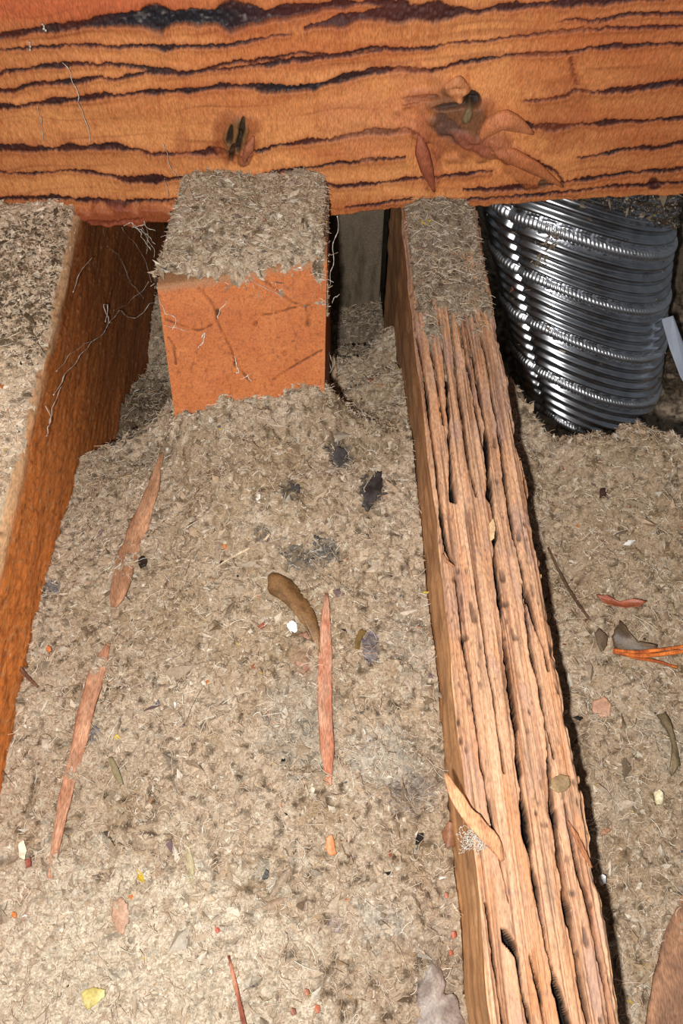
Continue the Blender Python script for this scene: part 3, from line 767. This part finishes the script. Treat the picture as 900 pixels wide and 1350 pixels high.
ref = np.array([1.0, 0, 0])
e1 = ref - tan * (tan @ ref)[:, None]; e1 /= np.linalg.norm(e1, axis=1)[:, None]
e2 = np.cross(tan, e1)
A = np.linspace(0, 2 * np.pi, nA, endpoint=False)[None]
DUCT_SHEAR = .046
RAD = np.interp(S, [0, ds[-1] * .45, ds[-1] * .75, ds[-1]], [.0725, .070, .062, .052])[:, None]
PIT = .046
tilt = DUCT_SHEAR * np.cos(A)          # rings lean so that bands run down to the right
ac = math.radians(143)                 # crease angle
dA = np.angle(np.exp(1j * (A - ac)))
ph = (S[:, None] / PIT - A / (2 * np.pi)) % 1.0
band = sstep(0, .03, ph) * (1 - sstep(.17, .20, ph))
teeth = np.array([-1, 0, 1, 0.])[np.arange(nA) % 4][None]
ribs = np.cos(((ph - .20) / .80) * 2 * np.pi * 4 + np.pi) * (1 - band)
R_ = RAD * (1 + .045 * np.cos(2 * (A - math.radians(165)))) + .0017 * ribs + np.sin(np.clip(ph / .20, 0, 1) * np.pi) * .0026 + band * .0005 * teeth
R_ = R_ - .0022 * np.exp(-(dA / .05) ** 2) - .0006 * np.exp(-(dA / .15) ** 2) + .0010 * vn(A * 2.5 + 0 * S[:, None], S[:, None] * 20 + 0 * A, 250)
sh = tilt + .004 * np.exp(-np.abs(dA) / .12)
Pd = cen[:, None] + e1[:, None] * (R_ * np.cos(A))[..., None] + e2[:, None] * (R_ * np.sin(A))[..., None] + tan[:, None] * (sh * np.ones((nS, 1)))[..., None]
i = np.arange(nS - 1)[:, None] * nA; j = np.arange(nA)[None]
q = np.stack([i + j, i + (j + 1) % nA, i + nA + (j + 1) % nA, i + nA + j], -1).reshape(-1, 4)
duct = bpy.data.objects.new('flexible_duct', None); COL.objects.link(duct)
isb = (ph[:-1] < .19).ravel()
M_SEAM = mat_plain('crimped_aluminium', (226, 228, 234), 0.42, metallic=1.0, nscale=90, nstr=0.06)
for nm, msk, mt in (('corrugated_wall', ~isb, M_ALU), ('crimped_seam', isb, M_SEAM)):
    fq = q[msk]; u_, inv = np.unique(fq, return_inverse=True)
    raw_mesh(nm, Pd.reshape(-1, 3)[u_], inv.reshape(-1, 4), 4, mt, None, duct)
tag(duct, 'silver corrugated flexible metal duct dropping through a hole in the insulation at right', 'duct')

# dust sticking to the duct: along the crease and on its shoulder under the beam
rsd = np.random.RandomState(88)
def on_duct(a0, a1, s0, s1, n, jit=0.0):
    t = rsd.uniform(0, 1, n); a = (a0 + (a1 - a0) * rsd.uniform(0, 1, n)) % (2 * np.pi)
    si = ((s0 + (s1 - s0) * t) * (nS - 1)).astype(int); ai = (a / (2 * np.pi) * nA).astype(int) % nA
    return Pd[si, ai]
# choose duct points by where the grime sits: a short run down the crease, a patch on the right shoulder, a few specks
cand = Pd[::2, ::2].reshape(-1, 3); qx_, qy_ = proj(cand); front = cand[:, 1] < .53
ok1 = front & (np.abs(qx_ - (738 - (qy_ - 305) * .72)) < 7 + 3 * rsd.rand(len(cand))) & (qy_ > 300) & (qy_ < 352)
ok2 = front & (qy_ < 262 + 34 * np.clip((qx_ - 790) / 90, 0, 1) + 8 * rsd.rand(len(cand))) & (qx_ > 730)
ok3 = front & (rsd.rand(len(cand)) < .006)
dp = np.concatenate([cand[ok1], cand[ok2][rsd.rand(ok2.sum()) < .8], cand[ok3]])
dp = np.repeat(dp, 2, 0) + rsd.normal(0, .0007, (len(dp) * 2, 3)) + np.array([-.0003, -.0012, .0008])
if len(dp):
    dd_ = crumbs(dp[:, 0], dp[:, 1], dp[:, 2], None, 89, .0008, mul=.55, tint=lambda a, b: ins_col(a, b, 60, False) * .5)
    dd_.name = 'clinging_dust'; tag(dd_, 'brown dust clinging to the crease and upper shoulder of the silver duct', 'dust', kind='stuff')

# ------------------------------------------------------------------ loose pieces
def chip(name, label, cat, out, rgb, lift=.0016, thick=.0007, curl=0.0, fold=0.0, on=None, group=None, rough=.6, seed=0, rgb2=None, clear=True, axis=None):
    """flat or curled fragment; out = outline in pixels; on = surface height or None for the insulation"""
    out = resample(np.array(out + [out[0]], float), 41)[:-1]; oc = out.mean(0)
    out = oc + (out - oc) * (1 + .10 * vn(np.arange(40) * .9, np.full(40, seed * 1.7), 290))[:, None]
    def w_(x, y): return hit(x, y, lift) if on is None else at(x, y, on + lift)
    W = np.array([w_(x, y) for x, y in out]); c0 = W.mean(0)
    if axis is None:
        u, s, vt = np.linalg.svd((W - c0)[:, :2]); ax = vt[0]
    else: ax = np.array(axis)
    px_ = np.array([-ax[1], ax[0]])
    V = []
    half = max(1e-4, np.abs((W - c0)[:, :2] @ px_).max()); lon = max(1e-4, np.abs((W - c0)[:, :2] @ ax).max())
    rings = [1, .85, .6, .3]
    for r in rings:
        for p in W:
            V.append(c0 + (p - c0) * r)
    V.append(c0); V = np.array(V); n = len(W)
    t = ((V - c0)[:, :2] @ px_) / half; l = ((V - c0)[:, :2] @ ax) / lon
    V[:, 2] += curl * t * t + fold * l * l + .15 * thick * vn(V[:, 0] * 900, V[:, 1] * 900, seed + 5)
    V2 = V.copy(); V2[:, 2] -= thick
    F_ = []
    for base, fl_ in ((0, False), (len(V), True)):
        for k in range(3):
            for i_ in range(n):
                a_, b_ = base + k * n + i_, base + k * n + (i_ + 1) % n
                f = (a_, b_, b_ + n, a_ + n); F_.append(f[::-1] if fl_ else f)
        for i_ in range(n):
            f = (base + 3 * n + i_, base + 3 * n + (i_ + 1) % n, base + 4 * n); F_.append(f[::-1] if fl_ else f)
    for i_ in range(n): F_.append((i_, i_ + len(V), (i_ + 1) % n + len(V), (i_ + 1) % n))
    VV = np.vstack([V, V2])
    c_ = lin(rgb) * (1 + .22 * vn(VV[:, 0] * 500, VV[:, 1] * 500, seed + 6))[:, None]
    if rgb2 is not None:
        k = np.clip(.5 + vn(VV[:, 0] * 300, VV[:, 1] * 300, seed + 7) * 1.4, 0, 1)[:, None]; c_ = c_ * (1 - k) + lin(rgb2) * k
    o = py_mesh(name, VV - c0, F_, M_LEAF, c_); o.location = c0
    tag(o, label, cat, group)
    if clear and on is None: BLOCKED.append([(p[0], p[1]) for p in W])
    return o
M_LEAF = mat_attr('dry_leaf', 0.5, (900, 900, 900), 0.25, 0.3, spec=0.4)
M_STICK = mat_attr('raw_splinter', 0.75, (1800, 350, 1500), 0.40, 0.6)
def stick(name, label, cat, pts, rgb, hgt=.5, lift=.0008, on=None, group=None, seed=0, n=20, rgb2=None, k=14, clear=True, mat=None, arch=0.0, box=.6, parent=None):
    """tapering splinter; pts = (px, py, half width px[, extra lift])"""
    a = np.array([p if len(p) == 4 else (*p, 0) for p in pts], float); a = resample(a, n)
    cc = []
    for i_, (x, y, h, e) in enumerate(a):
        L_ = lift + e + arch * math.sin(math.pi * i_ / (n - 1))
        cc.append(hit(x, y, L_) if on is None else at(x, y, on + L_))
    cc = np.array(cc)
    R = []
    for i_ in range(n):
        tg = cc[min(i_ + 1, n - 1)] - cc[max(i_ - 1, 0)]; tg /= np.linalg.norm(tg) + 1e-9
        sd = np.cross(tg, [0, 0, 1]); sd /= np.linalg.norm(sd) + 1e-9; up = np.cross(sd, tg)
        d = math.sqrt((cc[i_][0]) ** 2 + (cc[i_][1]) ** 2 + (cc[i_][2] - H) ** 2)
        w_ = a[i_, 2] / F * d * (1 + min(.18, .9 / max(1, a[i_, 2])) * float(vn(i_ * .9, seed * 3.1, 260)))
        ring = []
        for g in np.linspace(0, 2 * math.pi, k, endpoint=False) + math.pi / k:
            cg, sg = math.cos(g), math.sin(g)
            cg = math.copysign(abs(cg) ** box, cg); sg = math.copysign(abs(sg) ** box, sg)
            ring.append(cc[i_] + sd * cg * w_ * (1 + (.10 if a[i_, 2] < 16 else .02) * float(vn(i_ * .7 + g, seed, 261))) + up * sg * w_ * hgt * (1 + .3 * float(vn(i_ * .8, g * 2 + seed, 262))))
        R.append(ring)
    V, f = closed_tube(np.array(R))
    ai = np.r_[np.tile(np.arange(k), n), 0, 0] * 2.3; li = np.r_[np.repeat(np.arange(n), k), 0, n - 1] * .35
    c_ = lin(rgb) * (1 + .35 * vn(ai + 7 * seed, li, 263))[:, None]
    if rgb2 is not None:
        kk = np.clip(.5 + 1.4 * vn(V[:, 0] * 400, V[:, 1] * 150, seed + 264), 0, 1)[:, None]; c_ = c_ * (1 - kk) + lin(rgb2) * kk
    o0 = cc.mean(0)
    o = py_mesh(name, V - o0, [t for t in f], mat or M_STICK, c_); o.location = o0
    if parent is not None: o.parent = parent; o.location = o0 - np.array(parent.location)
    tag(o, label, cat, group)
    if clear and on is None and a[:, 2].max() > 3:
        lft = [r[0] for r in R]; 
        sdv = []
        pl = [];  pr = []
        for i_ in range(n):
            tg = cc[min(i_ + 1, n - 1)] - cc[max(i_ - 1, 0)]; tg /= np.linalg.norm(tg) + 1e-9
            sd = np.cross(tg, [0, 0, 1]); w_ = a[i_, 2] / F * .4
            pl.append(tuple((cc[i_] + sd * w_)[:2])); pr.append(tuple((cc[i_] - sd * w_)[:2]))
        BLOCKED.append(pl + pr[::-1])
    return o

# strips of bare wood half sunk in the insulation
stick('wood_strip', 'reddish wooden strip sunk in the insulation below the left side of the block', 'wood strip',
      [(213,598,3),(203,640,8),(185,690,12),(168,735,13),(155,785,10),(150,800,4)], (168,124,94), .30, .0018, clear=False, seed=1, rgb2=(140,100,74))
stick('wood_strip', 'long thin pinkish wooden strip tapering down the left side of the insulation', 'wood strip',
      [(143,848,3),(130,880,10),(115,930,10),(106,975,9),(92,1025,8),(78,1090,7),(66,1158,3)], (182,136,108), .30, .0018, clear=False, seed=2, rgb2=(160,112,86), n=30)
stick('wood_strip', 'upright pink wooden strip sunk in the insulation under the curled brown leaf', 'wood strip',
      [(430,782,2),(429,820,7),(428,870,9),(428,930,9),(431,985,9),(433,1035,4)], (178,134,110), .30, .0018, clear=False, seed=3, rgb2=(170,110,84), n=26)
stick('wood_chunk', 'orange-brown wooden chunk lying at the bottom right edge', 'wood chunk',
      [(908,1168,1),(908,1195,13),(904,1235,22),(902,1270,28),(898,1320,33),(896,1400,42)], (124,92,72), .16, .001, seed=4, rgb2=(160,118,90), n=26)
# curled brown leaf
chip('curled_leaf', 'glossy brown curled leaf lying in the middle of the insulation', 'leaf',
     [(351,765),(357,756),(368,754),(386,764),(402,782),(413,802),(421,825),(421,856),(414,850),(408,832),(396,818),(382,800),(366,786),(352,776)], (96,68,40), .0045, .0005, -.0035, -.0015, seed=5, rgb2=(126,92,58))
chip('white_flake', 'bright white angular flake beside the curled brown leaf', 'flake', [(378,823),(384,817),(391,822),(392,832),(386,836),(380,830)], (238,236,232), .003, .0008, seed=6)
chip('bark_flake', 'pinkish brown bark flake below the curled leaf', 'bark', [(390,838),(404,832),(413,850),(412,876),(400,888),(386,878),(382,862)], (160,116,94), .0022, .001, -.001, seed=7, rgb2=(140,100,82))
stick('pale_twig', 'thin pale twig lying left above the curled leaf', 'twig', [(284,748,1.2),(305,735,1.6),(330,722,1.7),(350,711,1.8),(356,703,1)], (186,164,138), .9, .0022, seed=8)
chip('dark_seed', 'black seed husk beside the reddish wooden strip', 'seed', [(180,738),(186,732),(193,735),(192,744),(184,748)], (40,30,24), .0026, .0016, -.001, seed=9)
chip('black_clod', 'long charcoal black clod in the hollow right of the mound', 'clod', [(478,664),(483,640),(494,622),(504,622),(503,642),(494,660),(484,672)], (44,40,40), .0022, .002, -.0015, seed=10, rgb2=(70,66,66))
chip('grey_clod', 'small dark grey clod in the middle of the mound', 'clod', [(376,650),(382,637),(394,638),(396,652),(386,664),(378,662)], (66,64,62), .002, .002, -.001, seed=11)
chip('grey_clod', 'bluish grey clod on the mound just below the block', 'clod', [(436,600),(444,588),(456,592),(458,606),(446,614)], (78,76,78), .0016, .002, -.001, seed=12)
chip('purple_clod', 'dark purple clod between the pink strip and the split joist', 'clod', [(478,846),(486,836),(500,842),(502,862),(492,876),(480,866)], (84,74,74), .0022, .002, -.001, seed=13, rgb2=(108,98,96))
chip('dry_leaf', 'olive brown curved leaf scrap left of the purple clod', 'leaf', [(467,842),(474,830),(483,832),(476,842),(474,856),(468,856)], (110,86,44), .0026, .0005, -.001, seed=14)
chip('leaf_sliver', 'narrow olive green leaf sliver left of centre in the lower half', 'leaf', [(142,998),(148,998),(156,1014),(163,1034),(158,1036),(149,1022)], (124,112,82), .0024, .0004, -.0006, seed=15)
chip('leaf_sliver', 'pale sage leaf sliver standing upright in the lower insulation', 'leaf', [(246,1112),(250,1118),(256,1138),(254,1170),(249,1158),(245,1134)], (166,152,118), .0022, .0004, -.0005, seed=16)
chip('dry_leaf', 'dusty brown leaf scrap, upper one of the pair near the bottom centre', 'leaf', [(354,1184),(362,1166),(372,1150),(384,1142),(382,1156),(370,1172),(360,1184)], (140,120,100), .0024, .0004, -.0008, seed=17)
chip('dry_leaf', 'dusty brown leaf scrap, lower one of the pair near the bottom centre', 'leaf', [(344,1198),(356,1188),(372,1182),(382,1184),(372,1194),(356,1202)], (144,120,98), .0024, .0004, -.0008, seed=18)
chip('bark_flake', 'greyish mauve flake lying right of the paired leaf scraps', 'bark', [(424,1212),(434,1202),(450,1208),(452,1224),(440,1234),(426,1228)], (136,118,118), .002, .0008, -.0005, seed=19)
chip('orange_chip', 'orange bark chip below the upright pink strip', 'bark', [(430,1104),(438,1100),(441,1112),(443,1126),(434,1128),(429,1118)], (206,132,84), .003, .0014, -.0008, seed=20)
chip('yellow_leaf', 'yellow-green leaf scrap near the bottom left corner', 'leaf', [(108,1306),(122,1302),(138,1304),(137,1314),(126,1324),(114,1332),(109,1322)], (186,166,92), .0024, .0005, -.0008, seed=21, rgb2=(206,196,134))
stick('red_needle', 'thin dark red stick standing at the bottom edge', 'stick', [(301,1260,1.2),(307,1285,2),(314,1315,2.4),(322,1352,2.8)], (130,70,54), .8, .0028, seed=22, rgb2=(196,128,100))
chip('bark_flake', 'large faint pinkish flake low on the left', 'bark', [(148,1190),(158,1182),(168,1192),(170,1212),(162,1232),(152,1226),(146,1208)], (178,142,118), .0014, .0008, -.0005, seed=23)
chip('dry_leaf', 'broad grey dead leaf at the bottom edge beside the split joist', 'leaf', [(546,1362),(552,1330),(550,1300),(562,1286),(570,1268),(582,1280),(588,1296),(584,1312),(596,1310),(606,1322),(612,1346),(608,1362)], (158,146,138), .0016, .0006, -.002, .0008, seed=24, rgb2=(120,106,98), clear=False)
chip('red_chip', 'dark red seed chip on the far left', 'seed', [(33,1134),(40,1130),(40,1142),(34,1144)], (140,70,56), .002, .001, seed=25)
chip('white_flake', 'cream flake beside the dark red seed on the far left', 'flake', [(24,1112),(31,1108),(35,1120),(32,1134),(25,1130)], (222,210,186), .002, .0008, seed=26)
chip('black_chip', 'small black chip left of the paired leaf scraps', 'chip', [(345,1158),(350,1146),(355,1148),(353,1158),(348,1160)], (34,30,28), .003, .001, seed=27)
stick('dark_twig', 'short dark twig lying across the foot of the dark left joist', 'twig', [(20,872,2),(32,888,2.4),(42,898,2.2),(50,906,1.2)], (104,70,52), .8, .004, seed=28, n=12)
BITS = ['reddish bark bit beside the left foot of the split joist, just above the grey leaf', 'second reddish bark bit above the broad grey leaf, nearer the bottom edge', 'pale pinkish bark bit left of the crumpled brown husk', 'pinkish bark bit, upper left one of the trio right of the red stick', 'reddish bark bit, rightmost of the trio right of the red stick', 'brown bark bit at the bottom edge, lowest of the trio beside the red stick', 'tiny red bark bit just above the thin dark red stick', 'orange bark bit on the insulation near the foot of the dark joist', 'orange-brown bark bit left of the thin pale twig', 'brown bark bit right below the small dark grey clod', 'orange bark bit right of the orange bark chip, lower in the insulation', 'tiny orange bark bit at the far left edge near the bottom']
for q, (x, y, sz, cc_) in enumerate([(598,1232,5,(158,84,62)),(594,1256,4,(170,98,70)),(588,1180,4,(176,120,96)),(404,1308,5,(172,112,86)),(418,1330,6,(180,104,70)),
                                     (386,1334,5,(150,98,80)),(286,1226,4,(176,84,70)),(64,855,4,(190,110,66)),(296,720,4,(190,122,66)),(394,672,5,(160,104,66)),(456,1196,4,(196,110,58)),(18,1206,4,(214,128,70))]):
    chip('bark_bit', BITS[q], 'bark', [(x - sz * .5, y - sz), (x + sz * .6, y - sz * .7), (x + sz * .8, y + sz * .6), (x - sz * .1, y + sz * 1.2), (x - sz * .7, y + sz * .3)],
         cc_, .0026, .0010, -.0006, seed=60 + q, group='reddish bark bits on the insulation')
# by the split joist
chip('brown_husk', 'crumpled brown husk wedged against the left foot of the split joist', 'husk', [(582,1096),(592,1082),(600,1086),(604,1100),(600,1116),(588,1118)], (132,88,62), .004, .001, -.003, seed=29)
stick('wood_splinter', 'pale broken splinter sticking out over the left edge of the split joist', 'splinter',
      [(587,1020,2,.006),(598,1045,7,.006),(614,1070,9,.005),(634,1092,10,.004),(652,1112,8,.002),(662,1135,3,.000)], (186,132,96), .22, .0015, on=0.0, seed=30, rgb2=(206,154,114))
chip('round_leaf', 'round olive brown leaf lying on the split joist', 'leaf', [(725,1038),(728,1026),(738,1020),(750,1024),(752,1036),(746,1043),(734,1044)], (142,116,84), .0022, .0005, -.0008, on=0.0, seed=31)
stick('brown_sliver', 'thin brown sliver lying on the right side of the split joist', 'sliver', [(748,1082,1),(758,1100,3),(768,1122,3.6),(780,1144,1)], (150,98,66), .5, .0022, on=0.0, seed=32)
chip('beige_husk', 'small beige husk stuck in the main split of the joist', 'husk', [(645,690),(650,683),(653,694),(651,710),(646,712)], (214,178,134), .0025, .0007, on=0.0, seed=33)
stick('brown_sliver', 'curved brown sliver near the left edge of the split joist', 'sliver', [(583,730,1),(588,740,2.5),(599,747,1.5)], (150,104,74), .5, .0022, on=0.0, seed=34, n=8)
# right bay
chip('curled_leaf', 'rust red curled leaf scrap right of the split joist', 'leaf', [(786,786),(800,786),(816,793),(834,790),(850,794),(842,800),(822,803),(804,799),(792,793)], (142,78,54), .0045, .0005, .002, .0012, seed=35)
chip('dry_leaf', 'folded dark brown leaf above the pine needles', 'leaf', [(806,842),(812,828),(820,814),(828,830),(842,848),(868,850),(862,856),(836,858),(816,856)], (96,76,56), .005, .0005, -.003, seed=36, rgb2=(74,58,44))
chip('dry_leaf', 'small dark leaf left of the pine needles', 'leaf', [(784,832),(790,828),(802,838),(800,850),(793,860),(787,848)], (88,68,50), .004, .0005, -.001, seed=37)
NG = None
needles = bpy.data.objects.new('pine_needles', None); COL.objects.link(needles)
needles.location = hit(808, 858)
tag(needles, 'bundle of orange pine needles running off the right edge', 'pine needles')
for q, pts in enumerate([[(808,857,2,.003),(840,860,2.2,.004),(870,857,2.2,.004),(910,851,2,.004)], [(808,859,2,.003),(840,865,2.4,.004),(870,863,2.6,.005),(910,857,2.4,.004)],
                         [(812,860,1.6,.002),(840,868,1.8,.002),(866,872,2,.002),(892,880,1.6,.002)]]):
    stick('needle', None, None, pts, (205,112,48), .8, .0015, seed=40 + q, rgb2=(150,76,40), parent=needles, n=18, clear=False)
chip('dry_leaf', 'long dark leaf curling at the right edge below the pine needles', 'leaf', [(868,940),(876,936),(884,950),(893,975),(898,1005),(888,1022),(884,1015),(888,992),(880,962)], (92,78,58), .006, .0005, -.003, seed=44, rgb2=(120,104,78))
chip('pale_stone', 'small pale rounded crumb below the long dark leaf', 'crumb', [(863,1044),(870,1040),(876,1048),(873,1060),(866,1060)], (206,194,160), .003, .003, -.001, seed=45)
stick('dark_twig', 'long thin dark stem lying along the right foot of the split joist', 'twig', [(722,722,1),(735,750,1.6),(748,775,1.6),(762,796,1.8),(778,818,1.2)], (92,70,52), .9, .0025, seed=46)
chip('dark_seed', 'dark brown seed high on the right insulation', 'seed', [(791,644),(797,642),(799,652),(795,660),(791,654)], (56,34,26), .0028, .0012, seed=47)
chip('pink_flake', 'pinkish patch of bark low in the right bay', 'bark', [(780,925),(796,918),(806,928),(804,944),(788,946),(780,938)], (168,124,98), .002, .0008, seed=48)
chip('white_bead', 'tiny white silky ball against the right foot of the split joist', 'ball', [(790,1156),(794,1152),(799,1155),(799,1164),(794,1167),(790,1163)], (232,232,232), .004, .003, -.001, seed=49)
chip('brown_husk', 'curled brown husk in the insulation right of the split joist', 'husk', [(790,1096),(800,1090),(806,1094),(800,1100),(793,1102)], (140,100,74), .003, .0008, -.001, seed=50)
chip('blue_scrap', 'pale blue-white scrap of plastic standing in the hole right of the duct', 'scrap', [(20, 20)] * 3, (0, 0, 0)) if False else None
V = np.array([atY(872, 422, .470), atY(886, 418, .472), atY(905, 470, .462), atY(910, 520, .448), atY(896, 496, .455), atY(882, 458, .465)])
Vb = V + np.array([.001, .0015, 0])
py_mesh('plastic_scrap', np.vstack([V, Vb]), [tuple(range(6)), tuple(range(11, 5, -1))] + [(i_, i_ + 6, (i_ + 1) % 6 + 6, (i_ + 1) % 6) for i_ in range(6)],
        mat_plain('white_plastic', (205, 214, 232), .5, nscale=50, nstr=.04), None, smooth=False)
tag(bpy.data.objects['plastic_scrap'], 'pale blue-white scrap of plastic in the dark hole right of the duct', 'plastic scrap')

# ------------------------------------------------------------------ cobwebs
def thread_mesh(lines):
    VV, FF, off = [], [], 0
    for pts, r in lines:
        pts = resample(np.array(pts, float), max(6, len(pts) * 3)); n = len(pts); k = 4
        rings = []
        for i_ in range(n):
            tg = pts[min(i_ + 1, n - 1)] - pts[max(i_ - 1, 0)]; tg /= np.linalg.norm(tg) + 1e-9
            a = np.cross(tg, [.3, .2, 1]); a /= np.linalg.norm(a) + 1e-9; b = np.cross(tg, a)
            rr = r * (1 + .7 * float(vn(i_ * .8 + off, 3.0, 270)))
            rings.append([pts[i_] + a * math.cos(g) * rr + b * math.sin(g) * rr for g in (0, math.pi / 2, math.pi, 1.5 * math.pi)])
        V, f = closed_tube(np.array(rings)); VV.append(V); FF += [tuple(x + off for x in q) for q in f]; off += len(V)
    return np.vstack(VV), FF
def web(name, label, lines, plane):
    """lines: list of (pixel polyline, radius); plane(px,py)->world"""
    L = []
    for q, (pts, r) in enumerate(lines):
        pp_ = resample(np.array(pts, float), max(8, len(pts) * 3))
        pp_ = pp_ + np.stack([2.0 * vn(np.arange(len(pp_)) * .9, np.full(len(pp_), q * 1.7), 271), 2.0 * vn(np.arange(len(pp_)) * .9, np.full(len(pp_), q * 2.3), 272)], 1)
        L.append((np.array([plane(x, y) for x, y in pp_]), r))
    root = bpy.data.objects.new(name, None); COL.objects.link(root); root.location = L[0][0].mean(0)
    for q in L:
        V, f = thread_mesh([q]); py_mesh('strand', V - np.array(root.location), f, M_WEB, None, root)
    return tag(root, label, 'cobweb')
pw = lambda x, y: atX(x, y, XL + .006) if x < 175 else atX(x, y, XL + .006 + (x - 175) * .0008)
web('cobweb', 'dusty cobweb strands hanging across the dark left joist towards the block', [
    ([(72,520),(85,495),(105,470),(120,452),(135,440),(145,425),(138,410),(137,400),(144,402),(140,425)], .00022),
    ([(145,425),(158,408),(165,415),(178,420),(188,412),(198,402),(206,400)], .00025),
    ([(95,385),(102,365),(112,350),(121,340)], .00020), ([(75,490),(92,468),(110,455),(128,448)], .00014),
    ([(150,408),(168,400),(185,385),(197,372)], .00012), ([(140,325),(155,335),(165,352),(172,375),(190,392)], .00010),
    ([(64,560),(70,535),(80,508)], .00018), ([(62,575),(66,550),(60,535)], .00020), ([(160,300),(175,318),(190,340),(200,372)], .0001)], pw)
web('cobweb', 'tangled white cobweb hanging from the beam between dark joist and block', [
    ([(165,297),(172,294),(180,300),(186,310),(192,322),(198,330)], .00026), ([(178,296),(188,306),(198,312),(204,322)], .00018),
    ([(186,300),(195,318),(205,330),(202,340)], .00016), ([(175,300),(190,296),(204,306)], .0002), ([(190,290),(196,312),(192,334)], .00014)], lambda x, y: atY(x, y, BY - .004))
pz = lambda x, y: atY(x, y, .36)
web('cobweb', 'long white cobweb thread hanging down the right side of the block', [
    ([(446,284),(444,305),(439,325),(438,350),(434,375),(430,400),(429,430),(431,455)], .00020),
    ([(431,455),(434,470),(440,480),(434,492),(428,478),(431,462),(437,488)], .00024), ([(446,388),(440,392),(438,400)], .00022), ([(420,425),(427,445),(434,470)], .00012)], lambda x, y: atY(x, y, .345))
fplane = lambda x, y: pTL + 0
_n = np.cross(pTR - pTL, pBL - pTL); _n /= np.linalg.norm(_n)
if _n[1] > 0: _n = -_n
def onface(x, y):
    r = ray(x, y); o_ = np.array([0, 0, H]); base = pTL + _n * .0022
    return o_ + r * (((base - o_) @ _n) / (r @ _n))
web('cobweb', 'small knotted cobweb strands clinging to the orange face of the block', [
    ([(300,396),(293,405),(287,412),(288,420)], .0002), ([(262,458),(268,450),(270,438),(266,445)], .0003), ([(308,470),(312,484),(316,490),(310,492)], .00028),
    ([(318,500),(328,494),(330,505)], .0002), ([(210,395),(218,412),(232,420),(228,436)], .00016), ([(215,430),(232,432),(246,438)], .00012), ([(330,370),(350,380),(372,392)], .0001)], onface)
web('cobweb', 'faint white cobweb streaks on the left half of the beam', [
    ([(84,82),(92,98),(100,115),(103,132),(110,155),(116,172),(120,190)], .00022), ([(50,140),(54,160),(57,185)], .00018),
    ([(38,55),(40,68)], .0004), ([(216,190),(222,212),(232,235)], .00016), ([(56,30),(60,42)], .0005), ([(216,235),(224,260)], .00014)], lambda x, y: atY(x, y, BY - .0045))
rf = np.random.RandomState(5)
fl_ = []
for q in range(46):
    x0, y0 = 625 + rf.normal(0, 8), 1104 + rf.normal(0, 6); a0 = rf.uniform(0, 6.28)
    fl_.append(([(x0 + 5 * t * math.cos(a0 + t * .7), y0 + 5 * t * math.sin(a0 + t * .7)) for t in range(4)], .00011))
web('cobweb', 'fluffy white cobweb caught under the broken splinter on the joist', fl_, lambda x, y: at(x, y, .002 + .001 * math.sin(x * .7 + y)))

# ------------------------------------------------------------------ crumbs on the main insulation (after the loose pieces, which stay clear)
rs = np.random.RandomState(7)
def spread(x0f, x1f, y0, y1, n, seed, parent, size):
    r = np.random.RandomState(seed)
    yy = r.uniform(y0, y1, n); tt = r.uniform(0, 1, n); a, b = x0f(yy), x1f(yy); xx = a * (1 - tt) + b * tt
    zz = ground(xx, yy)
    big = r.rand(n) < .16
    crumbs(xx[big], yy[big], zz[big], parent, seed, size * 1.0, mul=IK, tint=lambda a, b: ins_col(a, b) * IK)
    crumbs(xx[~big], yy[~big], zz[~big], parent, seed + 5, size * .58, mul=IK, tint=lambda a, b: ins_col(a, b) * IK, tiny=True)
    k = r.rand(n) < .10
    fibres(xx[k], yy[k], zz[k], parent, seed + 1)
spread(lambda y: XL + .0025 + 0 * y, lambda y: joist_x(y) - .0015, -.04, .50, 92000, 300, ins_mid, .00105)
spread(lambda y: joist_x(y) + JW + .0015, lambda y: .215 + 0 * y, -.04, .33, 46000, 310, ins_right, .00105)
# things of one kind share a group
from collections import Counter
tops = [o for o in bpy.data.objects if o.parent is None and o.get('label') and not o.get('kind')]
cnt = Counter(o.name.split('.')[0] for o in tops)
GR = {'cobweb': 'cobwebs on the timbers', 'wood_strip': 'wooden strips sunk in the insulation', 'dry_leaf': 'dead leaf scraps on the insulation', 'bark_flake': 'bark flakes on the insulation',
      'brown_sliver': 'slivers on the split joist', 'white_flake': 'pale flakes on the insulation', 'grey_clod': 'grey clods on the mound', 'leaf_sliver': 'leaf slivers in the lower insulation',
      'brown_husk': 'husks beside the split joist', 'curled_leaf': 'curled leaves', 'dark_seed': 'dark seeds'}
for o in tops:
    b = o.name.split('.')[0]
    if cnt[b] > 1 and b in GR: o['group'] = GR[b]
